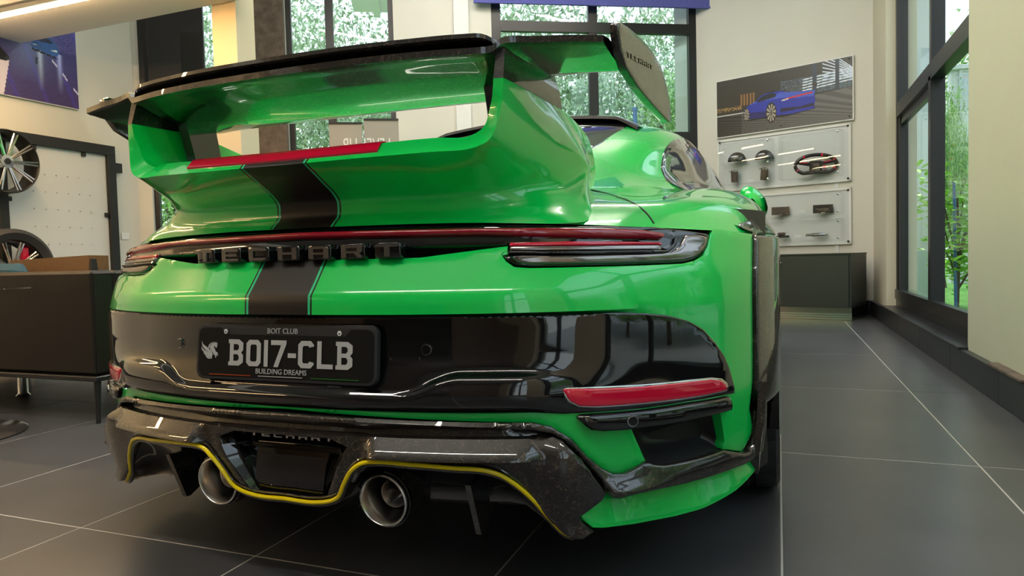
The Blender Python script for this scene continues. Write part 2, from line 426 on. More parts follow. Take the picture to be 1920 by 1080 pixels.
ZC = 4.6
XL = -6.56
def S_(o, **k): return tag(o, kind='structure', **k)
# floor slab with tiles
PLAN = [(XL-.18, -5.3), (1.15, -5.3), (1.15, 8.25), (.95, 8.38), (-.86, 9.04), (-6.66, 5.84), (XL-.18, 5.7)]
def slab(name, z0, z1, mat):
    n = len(PLAN); V = [(x, y, z) for z in (z0, z1) for x, y in PLAN]
    return S_(mk(name, V, [tuple(range(n))[::-1], tuple(range(n, 2*n))]+[(i, (i+1) % n, n+(i+1) % n, n+i) for i in range(n)], mat, None, False))
fl = slab('floor', -.12, -.0008, M['grout'])
tile_me = None
for i in range(14):
    for j in range(12):
        x0 = -7.085+.5905*i; x1 = x0+.5905; y0 = -4.98+1.2558*j; y1 = y0+1.2558; x1 = min(x1, .905); x0 = max(x0, XL)
        if x1-x0 < .05: continue
        if y0 > 8.9 or y0 > 8.83+.09+((x1+.892)*.485/.875 if x1 < -.892 else -(x0+.892)*.364): continue
        full = abs(x1-x0-.5905) < 1e-6
        g = .0018
        if full and tile_me is not None:
            o = bpy.data.objects.new('floor_tile', tile_me); link(o, fl)
        else:
            hx, hy = (x1-x0)/2-g, (y1-y0)/2-g
            o = MB().box((-hx, -hy, -.012), (hx, hy, 0), bev=.0012).build('floor_tile', M['tile'], fl, False)
            if full: tile_me = o.data
        o.location = ((x0+x1)/2, (y0+y1)/2, random.uniform(-.0003, .0003))
# ceiling, soffit
slab('ceiling', ZC, ZC+.2, M['ceil'])
sof = MB().box((XL, -5.0, 2.8), (-3.86, 4.47, 3.1)).build('trim_1', M['ceil'], None, False); S_(sof)
# left wall and back wall
S_(MB().box((XL-.2, -5.2, 0), (XL, 5.75, ZC)).build('wall_left', M['wall'], None, False))
def wall_openings(name, W, L, openings, mat, th=-.22):
    """wall from s=0..L with rectangular openings (s0,s1,z0,z1), non-overlapping in s"""
    mb = MB(); s = 0
    for (a, b, z0, z1) in sorted(openings):
        if a > s: wbox(mb, W, s, a, th, 0, 0, ZC)
        if z0 > 0: wbox(mb, W, a, b, th, 0, 0, z0)
        if z1 < ZC: wbox(mb, W, a, b, th, 0, z1, ZC)
        s = b
    if s < L: wbox(mb, W, s, L, th, 0, 0, ZC)
    return S_(mb.build(name, mat, None, False))
wall_openings('wall_back', WW, 6.49, [(.0, 2.53, .1, 4.3), (3.66, 4.86, .1, 4.3), (5.24, 6.34, .1, 4.3)], M['wall'])
mb = MB(); wbox(mb, WW, 2.8, 2.97, 0, .05, 0, ZC); S_(mb.build('trim_2', M['white'], None, False))
wall_openings('wall_right_back', lambda s, off, z: WP(s-.12, off, z), 2.34, [], M['wall'])
XR = .93
def WR(s, off, z): return np.array([XR-off, 8.2-s, z])       # right wall: s runs toward the viewer
wall_openings('wall_right', WR, 13.3, [(.95, 3.93, .15, 4.1), (6.3, 8.6, .15, 4.1), (9.8, 12.4, .15, 4.1)], M['wall_warm'], -.25)
S_(MB().box((XL-.2, -5.4, 0), (1.2, -5.2, ZC)).build('wall_front', pm('brown_wall_panel', (.17, .12, .09), .5), None, False))
dr = S_(MB().box((-3.6, -5.2, 0), (-.75, -5.14, 3.0)).build('door_1', M['frame'], None, False))
for k in range(3): MB().box((-3.55+.93*k, -5.138, .06), (-2.68+.93*k, -5.13, 2.94)).build('door_leaf', M['satin'], dr, False); MB().box((-2.72+.93*k, -5.13, .9), (-2.70+.93*k, -5.08, 1.5)).build('door_handle', M['chrome'], dr, False)
# skirting on the right wall and back corner
mb = MB()
for k in range(9):
    y0 = 8.17-.92*k; mb.box((.893, y0-.918, 0), (XR+.001, y0, .152), bev=.002)
S_(mb.build('baseboard_right', M['skirt'], None, False))
mb = MB(); wbox(mb, WP, 0, 1.9, 0, .02, 0, .15); S_(mb.build('baseboard_back', M['skirt'], None, False))
mb = MB(); wbox(mb, WW, 2.55, 3.64, 0, .02, 0, .15); S_(mb.build('baseboard_back_left', M['skirt'], None, False))
S_(MB().box((XL, -5, 0), (XL+.02, 5.7, .15)).build('baseboard_left', M['skirt'], None, False))
S_(MB().box((.885, 4.26, .150), (1.18, 7.26, .166), bev=.003).build('trim_3', M['skirt'], None, False))   # sill slab
# windows ---------------------------------------------------------------
def window(name, W, s0, s1, z0, z1, off, mull, trans, fw=.05, dp=.07, panels=()):
    mb = MB()
    fr = [(s0, s0+fw, z0, z1), (s1-fw, s1, z0, z1), (s0+fw, s1-fw, z0, z0+fw), (s0+fw, s1-fw, z1-fw, z1)]
    for a in fr: wbox(mb, W, a[0], a[1], off-dp, off, a[2], a[3])
    o = S_(mb.build(name, M['frame'], None, False))
    for (s, wd) in mull:
        m2 = MB(); wbox(m2, W, s-wd/2, s+wd/2, off-dp*.9, off+.004, z0+fw, z1-fw); m2.build('mullion', M['frame'], o, False)
    for (z, wd) in trans:
        m2 = MB(); wbox(m2, W, s0+fw, s1-fw, off-dp*.8, off+.010, z-wd/2, z+wd/2); m2.build('transom', M['frame'], o, False)
    for (a, b, c, d) in panels:
        m2 = MB(); wbox(m2, W, a, b, off-dp*.5, off-.012, c, d)
        wbox(m2, W, a+.05, b-.05, off-.012, off-.004, c+.05, d-.05); m2.build('dark_panel', M['frame'], o, False)
    ss = [s0+fw]+[s for s, _ in mull]+[s1-fw]; zs = [z0+fw]+[z for z, _ in trans]+[z1-fw]
    for i in range(len(ss)-1):
        for j in range(len(zs)-1):
            m2 = MB(); wbox(m2, W, ss[i], ss[i+1], off-dp*.55, off-dp*.55+.006, zs[j], zs[j+1]); m2.build('pane', M['glass'], o, False)
    return o
window('window_1', WW, .0, 2.53, .1, 4.3, -.02, [(1.31, .11)], [(3.415, .12), (2.13, .1)], fw=.11, panels=[(.11, 2.42, .2, 2.08)])
window('window_2', WW, 3.66, 4.86, .1, 4.3, -.05, [(4.38, .09)], [], fw=.06)
window('window_3', WW, 5.24, 6.34, .1, 4.3, -.05, [], [(2.3, .1)], fw=.05)
window('window_4', WR, .95, 3.93, .166, 4.1, -.08, [(2.52, .07)], [(1.93, .12)], fw=.07, dp=.09)
# sliding sash frame of window_4
sw = bpy.data.objects['window_4']
mb = MB(); wbox(mb, WR, 1.02, 3.9, -.11, -.06, .236, .32); wbox(mb, WR, 1.02, 1.10, -.14, -.09, .23, 1.9); wbox(mb, WR, 2.48, 2.56, -.14, -.07, .23, 1.9); wbox(mb, WR, 1.02, 2.5, -.14, -.1, 1.80, 1.88)
mb.build('sash', M['frame'], sw, False)
window('window_5', WR, 6.3, 8.6, .166, 4.1, -.08, [(7.45, .07)], [(1.93, .12)], fw=.07, dp=.09)
window('window_6', WR, 9.8, 12.4, .166, 4.1, -.08, [(11.1, .07)], [(1.93, .12)], fw=.07, dp=.09)
# dark panel hung in the upper part of window 3, seen behind the column
mb = MB(); wbox(mb, WW, 5.72, 6.40, .01, .05, 2.35, 4.2); o = mb.build('screen_panel', M['satin'], None, False)
mb = MB(); wbox(mb, WW, 6.30, 6.34, .05, .06, 2.35, 4.2); wbox(mb, WW, 5.74, 5.96, .05, .055, 2.38, 3.25); mb.build('panel_trim', M['gloss'], o, False)
tag(o, 'tall black panel hung high at the left corner, beside the cream column', 'panel')
# brown concrete pier between windows
mb = MB(); wbox(mb, WW, 4.862, 5.238, .002, .10, 0, ZC); o = mb.build('concrete_pier', M['concrete'], None, False)
tag(o, 'brown textured concrete pier between the left windows', 'pier')
# cream column at the soffit corner
mb = MB().box((-4.285, 4.49, 0), (-4.04, 4.70, ZC-.001)); o = mb.build('square_column', M['orange_wall'], None, False)
tag(o, 'slim square cream column with warm light on its front, left of the brown pier', 'column')
# blue blind
mb = MB(); wbox(mb, WW, -.62, 2.74, .10, .115, 3.64, 4.4); o = mb.build('roller_blind', M['blind'], None, False)
mb = MB(); wbox(mb, WW, -.62, 2.74, .093, .122, 3.625, 3.65); mb.build('bottom_bar', M['blind'], o, False)
tag(o, 'blue fabric banner hanging at the top of the right-hand back window', 'banner')

# ceiling LED lines: warm linear lamps under soffit and ceiling
def led(name, a, b, wd, label, z, mat='led'):
    o = empty(name, ((a[0]+b[0])/2, (a[1]+b[1])/2, z)); d = np.array([b[0]-a[0], b[1]-a[1]]); L = np.linalg.norm(d); o.rotation_euler = (0, 0, math.atan2(d[1], d[0]))
    MB().box((-L/2, -wd/2-.01, .012), (L/2, wd/2+.01, .05)).build('housing', M['white'], o, False)
    MB().box((-L/2, -wd/2, 0), (L/2, wd/2, .012)).build('diffuser', M[mat], o, False)
    tag(o, label, 'ceiling light', 'warm linear lights')
    return o
led('linear_light', (-6.4, 3.845), (-4.1, 3.875), .05, 'warm linear light under the white soffit at upper left', 2.75, 'led_warm')
for k, y in enumerate((2.4, .9, -.6, -2.1)):
    led('linear_light', (-6.4, y), (-4.1, y), .04, ['soffit light just behind the one at upper left, out of frame', 'third soffit light from the left back wall, out of frame', 'fourth soffit light, level with the viewer, out of frame', 'soffit light farthest behind the viewer, out of frame'][k], 2.75, 'led_warm')
for k, (a, b) in enumerate([((-3.6, 6.0), (-.2, 6.0)), ((-3.6, 3.6), (.3, 3.6)), ((-3.2, 1.3), (.3, 1.3)), ((-3.2, -.9), (.3, -.9))]):
    led('linear_light', a, b, .05, ['ceiling light beyond the car roof, out of frame', 'ceiling light over the car windscreen, out of frame', 'ceiling light over the car wing, out of frame', 'ceiling light behind the viewer, out of frame'][k], 4.42)
cl = bpy.data.lights.new('column_warm_fill', 'SPOT'); cl.energy = 22; cl.color = (1, .45, .10); cl.spot_size = .9; cl.spot_blend = .6; cl.shadow_soft_size = .05  # bare lamp without a fitting, added to warm the column front
co = bpy.data.objects.new('column_warm_fill', cl); COL.objects.link(co); co.location = (-4.30, 3.75, 2.35)
_d = Vector((-4.17, 4.5, 2.45))-co.location; co.rotation_euler = _d.to_track_quat('-Z', 'Y').to_euler()
# portals
def wportal(W, N, s0, s1, z0, z1, off=-.18):
    c = W((s0+s1)/2, off, (z0+z1)/2); q = Vector((N[0], N[1], 0)).to_track_quat('-Z', 'Y').to_euler()
    portal(tuple(c), (s1-s0, z1-z0), q)
wportal(WW, NW, .1, 2.45, 2.2, 4.2); wportal(WW, NW, 3.7, 4.8, .2, 4.2); wportal(WW, NW, 5.3, 6.3, .2, 2.3)
wportal(WR, (-1, 0), 1., 3.9, .2, 4.0, -.2); wportal(WR, (-1, 0), 6.4, 8.5, .2, 4.0, -.2); wportal(WR, (-1, 0), 9.9, 12.3, .2, 4.0, -.2)

# ------------------------------------------------------------------ outside
pv = MB().box((1.3, -12, -.1), (40, 4, -.03)).build('pavement', pm('added_pale_paving', (.42, .42, .42), .8), None, False); S_(pv)  # unseen ground, added in a pale tone to lighten what the bumper reflects
gd = MB().box((1.3, 4, -.1), (40, 45, -.03)).box((-40, 9.6, -.1), (1.3, 45, -.03)).box((-40, -12, -.1), (XL-.3, 9.6, -.03)).build('ground', M['grass'], None, False)
S_(gd, label='lawn outside the windows')
def leaf_mesh(n, R, size, cols, seed, shape=0):
    r = np.random.RandomState(seed); V = []; Fc = []; C = []
    # clumps
    nc = max(8, n//150); cc = r.normal(size=(nc, 3)); cc /= np.linalg.norm(cc, axis=1)[:, None]; cc *= (r.rand(nc, 1)**.45)*.85; cc *= R
    for i in range(n):
        c = cc[i % nc]+r.normal(size=3)*np.array(R)*.13
        a = r.normal(size=3); a /= np.linalg.norm(a); b = np.cross(a, r.normal(size=3)); b /= np.linalg.norm(b)
        s = size*(.6+.8*r.rand()); k = len(V)
        V += [c-a*s, c+b*s*.35, c+a*s, c-b*s*.35]; Fc.append((k, k+1, k+2, k+3)); col = cols[r.randint(len(cols))]; j = .75+.5*r.rand()
        C += [(col[0]*j, col[1]*j, col[2]*j, 1)]*4
    me = bpy.data.meshes.new('crown'); me.from_pydata([tuple(v) for v in V], [], Fc); me.update(); me.materials.append(M['leaf'])
    ca = me.color_attributes.new('Col', 'FLOAT_COLOR', 'CORNER'); ca.data.foreach_set('color', np.array(C, 'f').ravel()); me.color_attributes.active_color = ca
    return me
g1 = [(.30, .52, .16), (.42, .66, .22), (.20, .40, .12), (.52, .72, .32)]
crowns = [leaf_mesh(13000, (1.9, 1.9, 2.3), .050, [(.38, .50, .32), (.48, .60, .40), (.26, .38, .22)], 1), leaf_mesh(12000, (1.7, 1.7, 1.6), .055, g1, 2)]
def tree(x, y, h, s, which, label, sq=1):
    o = empty('tree', (x, y, -.03))
    pts = [(random.uniform(-.1, .1)*k, random.uniform(-.1, .1)*k, h*k/5) for k in range(6)]
    MB().tube(pts, [.13*s, .12*s, .1*s, .09*s, .06*s, .03*s], 8).build('trunk', M['bark'], o)
    for q in range(4):
        a = q*1.6+x; MB().tube([(0, 0, h*.55), (.5*math.cos(a)*s, .5*math.sin(a)*s, h*.75), (1.1*math.cos(a)*s, 1.1*math.sin(a)*s, h)], [.05, .035, .02], 6).build('branch', M['bark'], o)
    c = bpy.data.objects.new('crown', crowns[which]); link(c, o); c.location = (0, 0, h); c.scale = (s, s, s*sq); c.rotation_euler = (0, 0, x*3); tag(c, kind='stuff')
    tag(o, label, 'tree', 'trees outside the windows'); return o
mb = MB().box((9.0, -11, -.03), (9.4, 7.0, 6.5))
for k in range(6): mb.box((8.86, -10.8+3*k, 0), (9.0, -10.3+3*k, 6.5))
ob = mb.build('added_pale_building', M['exterior'], None, False); tag(ob, 'added pale building, out of frame, that lightens reflections in the black bumper', 'building')  # unseen, added to give the black bumper panel pale column reflections
for k in range(5): MB().box((8.93, -9.9+3*k, 1.0), (9.01, -8.2+3*k, 2.6)).build('window', M['gloss'], ob, False); MB().box((8.93, -9.9+3*k, 3.8), (9.01, -8.2+3*k, 5.4)).build('window', M['gloss'], ob, False)
TL = ['grey-green tree filling the left pane of the left back window', 'tall grey-green tree right of centre in the left back window', 'grey-green tree behind the wing end in the right back window, left pane', 'grey-green tree seen in the gap left of the cream column', 'low bush outside the far left window under the black panel', 'grey-green tree behind the end plate in the right back window', 'low bush behind the banner stand', 'farthest-left tall tree in the row outside', 'tall broad tree behind the others in the left back window']
TR = ['narrow dark green tree at the inner edge of the right window', 'tree rising above the pale outside wall', 'high leafy crown at the top of the right window', 'tree in the lawn farther right than the pale outside wall, out of frame', 'first tree along the pavement beside the viewer, out of frame', 'second tree along the pavement beside the viewer, out of frame', 'third tree along the pavement behind the viewer, out of frame', 'last tree along the pavement behind the viewer, out of frame']
for (x, y, h, s, wh, sq) in [(-9.5, 13.5, 3.4, 1.3, 0, 1.3), (-7.2, 16.5, 3.6, 1.5, 0, 1.3), (-4.6, 15.5, 3.6, 1.4, 0, 1.2), (-12.6, 12.0, 3.3, 1.4, 0, 1.3), (-10.5, 8.6, 1.6, .8, 1, 1), (-2.4, 15.8, 3.4, 1.25, 0, 1.2), (-6.2, 11.2, 1.3, .6, 1, 1),
                         (-14, 16, 3.8, 1.6, 0, 1.3), (-9.2, 19, 4.0, 1.8, 1, 1.2)]:
    tree(x, y, h, s, wh, TL.pop(0), sq)
tree(-1.2, 12.9, 3.0, .75, 1, 'bright green leafy tree in the right part of the right back window', 1.4)
for (x, y, h, s, wh, sq) in [(2.74, 14.2, 1.9, .28, 1, 4.0), (5.9, 19, 4.2, 1.4, 1, 1.2), (3.4, 12.0, 5.3, .75, 1, 1), (7.5, 10.0, 3.0, 1.2, 1, 1), (5.2, 3.2, 1.9, 1.1, 1, 1), (5.0, .2, 1.8, 1.1, 1, 1.1), (5.2, -3.2, 1.9, 1.1, 1, 1), (5.4, -6.4, 1.9, 1.1, 1, 1)]:
    tree(x, y, h, s, wh, TR.pop(0), sq)
def spiky(x, y):
    o = empty('spiky_plant', (x, y, 0)); mb = MB(); r = random.Random(4)
    for k in range(60):
        a = r.uniform(0, 2*pi); L = r.uniform(.5, .9); e = r.uniform(.1, 1.2); d = np.array([math.cos(a)*math.cos(e), math.sin(a)*math.cos(e), math.sin(e)]); s = np.cross(d, [0, 0, 1]); s = s/np.linalg.norm(s)*.02
        b = np.array([0, 0, 2.3]); V = [b-s, b+s, b+d*L*.6+s*.7+[0, 0, .02], b+d*L*.6-s*.7+[0, 0, .02], b+d*L-[0, 0, .1*L]]
        mb.add(V, [(0, 1, 2, 3), (3, 2, 4)])
    c = mb.build('frond', pm('frond', (.45, .62, .28), .6), o, False); tag(c, kind='stuff')
    MB().tube([(0, 0, 0), (.03, 0, 1.2), (0, 0, 2.35)], [.07, .06, .05], 8).build('stem', M['bark'], o)
    tag(o, 'spiky long-leaved plant outside the right-hand back window', 'plant')
spiky(-3.0, 11.2)
o = MB().tube([(-2.32, 12.2, 0), (-2.32, 12.2, 3.2)], .035, 10).tube([(-2.32, 12.2, 3.2), (-2.32, 12.2, 3.25)], .05, 10).build('garden_post', M['bluepole'], None)
tag(o, 'slim blue post outside the right-hand back window', 'post')
# shrub outside the right window: big bright leaves on stems, each leaf folded
def shrub(x, y):
    o = empty('garden_shrub', (x, y, -.03)); r = random.Random(11); lf = MB(); tips = []
    for k in range(9):
        a = r.uniform(0, 2*pi); L = r.uniform(.1, .45); z = r.uniform(.5, 1.7); p = [(0, 0, z*.35), (L*.5*math.cos(a), L*.5*math.sin(a), z*.8), (L*math.cos(a), L*math.sin(a), z)]
        MB().tube(p, [.014, .010, .006], 6).build('stem', M['bark'], o); tips += [(p[1], 1), (p[2], 1)]
    for (t, _) in tips:
        for q in range(26):
            a = r.uniform(0, 2*pi); e = r.uniform(-.35, .7); L = r.uniform(.10, .17); b = np.array(t)+[r.gauss(0, .11), r.gauss(0, .11), r.gauss(0, .09)]
            d = np.array([math.cos(a)*math.cos(e), math.sin(a)*math.cos(e), math.sin(e)]); s = np.cross(d, [0, 0, 1]); s /= np.linalg.norm(s); w_ = L*.24; u2 = np.cross(s, d)
            V = [b, b+d*L*.35+s*w_+u2*.01, b+d*L*.75+s*w_*.8, b+d*L-u2*.02, b+d*L*.75-s*w_*.8, b+d*L*.35-s*w_+u2*.01, b+d*L*.5-u2*.012]
            lf.add(V, [(0, 1, 6), (1, 2, 6), (2, 3, 6), (3, 4, 6), (4, 5, 6), (5, 0, 6)])
    g = lf.build('foliage', pm('bright_leaf', (.34, .66, .06), .45, noise=(.35, 6)), o); tag(g, kind='stuff')
    MB().tube([(0, 0, 0), (.02, .01, .6), (0, 0, 1.3)], [.022, .018, .012], 8).build('trunk', M['bark'], o)
    MB().tube([(-.03, -.08, 0), (-.05, -.08, 1.5)], .018, 6).build('stake', M['bluepole'], o)
    tag(o, 'young shrub with bright green leaves and a blue stake on the lawn', 'shrub')
shrub(1.98, 9.6)
mb = MB().box((2.75, 10.6, -.03), (3.9, 11.2, .95), bev=.02).box((2.70, 10.55, .95), (3.95, 11.25, 1.0), bev=.01); tag(mb.build('garden_block', M['grey'], None, False), 'grey masonry block behind the shrub outside the right window', 'wall block')
mb = MB().box((1.24, 8.9, -.03), (1.42, 9.3, 4.4)).box((1.50, 10.2, -.03), (1.80, 10.6, 4.4)); mb.box((1.2, 8.8, 4.4), (1.84, 10.9, 4.5)); tag(mb.build('exterior_pillar', M['exterior'], None, False), 'pale rendered outside pillars seen through the left pane of the right window', 'pillar')
mb = MB().box((3.15, 15.8, -.03), (5.6, 16.1, 4.1)).box((3.10, 15.7, 4.1), (5.7, 16.2, 4.18)); mb.box((3.14, 15.77, 2.1), (5.6, 15.8, 2.13)).box((3.28, 15.75, 0), (3.33, 15.8, 4.1)); tag(mb.build('garden_wall', M['rackwhite'], None, False), 'pale outside wall with a dark coping, high behind the shrub', 'wall')
mb = MB(); wbox(mb, WW, 3.2, 4.3, -2.8, -1.9, 4.50, 4.60); wbox(mb, WW, 3.9, 4.0, -2.8, -1.9, 4.42, 4.50); tag(mb.build('roof_eave', M['white'], None, False), 'white outside eave at the top of the left back window', 'eave')

# ------------------------------------------------------------------ wall display right of the windows
def wp_at(px, py, off):
    d = ray(px, py); P0 = B_+NP*off; t = np.dot(P0-EYE[:2], NP)/np.dot(d[:2], NP); p = EYE+d*t
    return np.dot(p[:2]-P0, DP), p[2]
def painted(name, W, s0, s1, z0, z1, off, ns, nz, paint, parent):
    """flat print: colours of a picture on a grid (a: left to right 0..1, b: bottom to top 0..1)"""
    a, b = np.meshgrid(np.linspace(0, 1, ns+1), np.linspace(0, 1, nz+1)); V = [W(s1+(s0-s1)*x, off, z0+(z1-z0)*y) for x, y in zip(a.ravel(), b.ravel())]
    Fc = [(i*(ns+1)+j, i*(ns+1)+j+1, (i+1)*(ns+1)+j+1, (i+1)*(ns+1)+j) for i in range(nz) for j in range(ns)]
    o = mk(name, V, Fc, M['print'], parent, False); me = o.data
    ac, bc = np.meshgrid((np.arange(ns)+.5)/ns, (np.arange(nz)+.5)/nz); C = paint(ac.ravel(), bc.ravel()); C = np.repeat(np.c_[C, np.ones(len(C))], 4, 0)
    ca = me.color_attributes.new('Col', 'FLOAT_COLOR', 'CORNER'); ca.data.foreach_set('color', C.astype('f').ravel()); me.color_attributes.active_color = ca
    return o
def P8(*pts): return np.array(pts, float)
def paint_car_night(a, b):
    n = len(a); P = np.c_[a, b]; C = np.zeros((n, 3)); rs = np.random.RandomState(3)
    C[:] = np.array([.045, .042, .038]); C += (.03*np.clip(a-.3, 0, 1)*(b > .4))[:, None]*np.array([1, 1.2, 1.4])
    fl = b < (.36+.16*a); k = np.sin((a-1.6)/(b+.35-.1*a)*26); C[fl] = (np.array([.12, .12, .125])*(.5+.8*a[fl])[:, None])*(1+.22*np.sign(k[fl]))[:, None]
    lf = (b < .40) & (a < .2); C[lf] *= .55
    # lit hall at right
    q = (b > .52) & (b < .80) & (a > .5) & (rs.rand(n) < .35+.5*(a-.5)); C[q] += np.array([.08, .15, .22])
    for k0 in range(5):
        y = .60+.045*k0; q = (np.abs(b-(y+(a-.78)*.16)) < .010) & (a > .66); C[q] = (.75, .85, 1)
    for k0 in range(9):
        q = (np.abs((b-.66)-(1-a)*(.25+.22*k0)-.02*k0) < .010) & (a > .80) & (b > .66); C[q] = (.7, .8, 1)
    for c0 in (.745, .90): q = (np.abs(a-c0) < .014) & (b > .5); C[q] = (.05, .07, .10)
    q = (a > .19) & (a < .31) & (b > .50) & (b < .70) & (np.sin(a*260) > -.2); C[q] = (.30, .15, .06)
    q = (a < .2) & (np.abs(b-.47) < .035) & (rs.rand(n) < .25); C[q] = (.75, .45, .15)
    q = (a < .25) & (np.abs(b-.375) < .012); C[q] = (.5, .5, .5)
    def poly(pp, c): m_ = inpoly(P, P8(*pp)); C[m_] = c
    poly([(.24, .22), (.56, .20), (.75, .26), (.74, .30), (.3, .26)], (.02, .02, .022))
    poly([(.215, .28), (.22, .42), (.26, .49), (.31, .535), (.36, .63), (.44, .665), (.52, .64), (.60, .58), (.74, .56), (.75, .40), (.74, .26), (.58, .23), (.46, .24), (.30, .255), (.24, .25)], (.03, .05, .42))
    poly([(.26, .49), (.31, .535), (.40, .52), (.52, .52), (.62, .48), (.74, .47), (.75, .56), (.6, .59), (.5, .62), (.3, .5)], (.07, .12, .62))
    poly([(.315, .53), (.365, .615), (.44, .64), (.47, .60), (.46, .555), (.33, .515)], (.02, .025, .04))
    poly([(.39, .65), (.52, .645), (.60, .60), (.53, .63), (.44, .67)], (.015, .015, .02))
    poly([(.24, .25), (.44, .23), (.43, .33), (.26, .36)], (.02, .025, .16))
    poly([(.50, .28), (.74, .30), (.74, .36), (.64, .33), (.50, .35)], (.02, .02, .06))
    poly([(.53, .505), (.73, .545), (.73, .52), (.55, .485)], (.65, .05, .04))
    poly([(.505, .485), (.56, .50), (.555, .475), (.51, .47)], (.8, .75, .6))
    poly([(.53, .62), (.57, .66), (.76, .66), (.76, .645), (.57, .64), (.545, .60)], (.10, .09, .08))
    poly([(.72, .68), (.745, .62), (.76, .62), (.77, .68)], (.06, .05, .05))
    for (cx, cy, r1, r2) in ((.24, .33, .022, .105), (.43, .30, .036, .155)):
        e = ((a-cx)/r1)**2+((b-cy)/r2)**2; C[e < 1.25] = (.015, .015, .015); an = np.arctan2((b-cy)/r2, (a-cx)/r1); m_ = (e < .95) & (np.sin(an*10) > -.35); C[m_] = (.42, .38, .33); C[e < .05] = (.1, .1, .1)
    C += rs.normal(size=(n, 1))*.004
    return np.clip(C, 0, 1)
def px_box(pts, off): q = [wp_at(x, y, off) for x, y in pts]; return q
po = empty('wall_poster', tuple(WP(.9, 0, 2.4)))
OFFROOT = {}
def rel(o):   # parts are built in world coordinates: cancel the parent's own place
    for c in o.children: c.matrix_parent_inverse = Matrix.Translation(o.location).inverted()
mb = MB(); wbox(mb, WP, .140, 1.665, .01, .035, 2.06, 2.735); mb.build('backing_board', M['white'], po, False)
painted('printed_picture', WP, .15, 1.655, 2.07, 2.725, .0365, 300, 130, paint_car_night, po)
for s in (.18, .9, 1.63):
    for z in (2.10, 2.70):
        MB().lathe([(0, -.004), (.009, -.004), (.009, 0), (0, 0)], tuple(WP(s, .038, z)), 'y', 10).build('fixing', M['matte'], po)
rel(po); tag(po, 'wide poster of a blue sports car at night above the clear display cases', 'poster')
def case(z0, z1, boxes, label, s0=.17, s1=1.66):
    o = empty('display_case', tuple(WP((s0+s1)/2, 0, z0)))
    mb = MB(); wbox(mb, WP, s0, s1, .004, .016, z0, z1); mb.build('back_panel', M['rackwhite'], o, False)
    mb = MB(); e = .025
    for a in ((s0, s1, z0, z0+e), (s0, s1, z1-e, z1), (s0, s0+e, z0, z1), (s1-e, s1, z0, z1)): wbox(mb, WP, a[0], a[1], .016, .028, a[2], a[3])
    mb.build('rim', M['white'], o, False)
    for (a, b, c, d) in boxes:
        mb = MB(); wbox(mb, WP, a, b, .17, .176, c, d); mb.build('clear_front', M['acrylic'], o, False)
        mb = MB(); wbox(mb, WP, a, b, .03, .176, c-.008, c); wbox(mb, WP, a, b, .03, .176, d, d+.006); wbox(mb, WP, a-.006, a, .03, .176, c, d); wbox(mb, WP, b, b+.006, .03, .176, c, d)
        mb.build('clear_shelf', M['acrylic'], o, False)
        for (s, z) in ((a+.02, c+.02), (a+.02, d-.02)):
            MB().lathe([(0, -.014), (.012, -.012), (.014, 0), (0, 0)], tuple(WP(s, .178, z)), 'y', 12).build('standoff', M['chrome'], o)
    for s in (s0+.03, s1-.03):
        for z in (z0+.03, z1-.03): MB().lathe([(0, -.006), (.012, -.006), (.012, 0), (0, 0)], tuple(WP(s, .03, z)), 'y', 10).build('bolt', M['matte'], o)
    rel(o); tag(o, label, 'display case'); return o
case(1.42, 2.035, [(.24, .88, 1.49, 1.96), (.98, 1.58, 1.74, 1.96), (.98, 1.58, 1.49, 1.72)], 'upper clear acrylic wall case holding the steering wheel and cups, just under the poster')
case(.75, 1.355, [(.24, 1.58, 1.08, 1.30), (.24, 1.58, .80, 1.02)], 'lower clear acrylic wall case with two shelves of small parts, above the dark cabinet')
mb = MB(); wbox(mb, WP, .30, .34, .004, .01, .60, .75); wbox(mb, WP, .30, .34, .004, .01, 1.355, 1.42); mb.build('wall_strip', M['rackwhite'], None, False); tag(bpy.data.objects['wall_strip'], 'narrow pale mounting strip on the wall between the display cases', 'mounting strip')
# contents
def at_case(px, py, off=.1): s, z = wp_at(px, py, off); return WP(s, off, z)
for i, (px, py) in enumerate([(1382, 303), (1433, 299)]):
    p = at_case(px, py); mb = MB(); G = []
    for k in range(9):
        t = pi*k/8; G.append([p+np.array([-.105*math.cos(t)*(1-q), -.035*math.sin(q*pi/2), .11*math.sin(t)*(1-q)]) for q in (0, .25, .6, .97)])
    mb.grid(G); o = mb.build('mirror_cap', M['carbon'], None); md = o.modifiers.new('thick', 'SOLIDIFY'); md.thickness = .008
    tag(o, ['left carbon mirror cap in the upper wall case', 'right carbon mirror cap in the upper wall case, nearer the steering wheel'][i], 'mirror cap')
for i, (px, py, ti) in enumerate([(1377.5, 331, .02), (1433, 327, .12)]):
    p = at_case(px, py); o = empty('cup', tuple(p-[0, 0, .065]))
    R3 = roty(ti)
    MB().lathe([(0, -.065), (.038, -.065), (.043, .055), (.0, .055)], tuple(p), 'z', 24, ang=R3).build('cup_body', M['brown'], o)
    MB().lathe([(0, .050), (.046, .050), (.048, .066), (.040, .074), (0, .074)], tuple(p), 'z', 24, ang=R3).build('lid', M['chrome'], o)
    MB().tube([p+R3@np.array([-.04, 0, .06]), p+R3@np.array([-.062, 0, .065]), p+R3@np.array([-.058, 0, .045])], .004, 6).build('clip', M['chrome'], o)
    rel(o); tag(o, ['brown leather cup with metal lid, left of the two in the case', 'brown leather cup with metal lid, tilted, right of the two in the case'][i], 'cup')
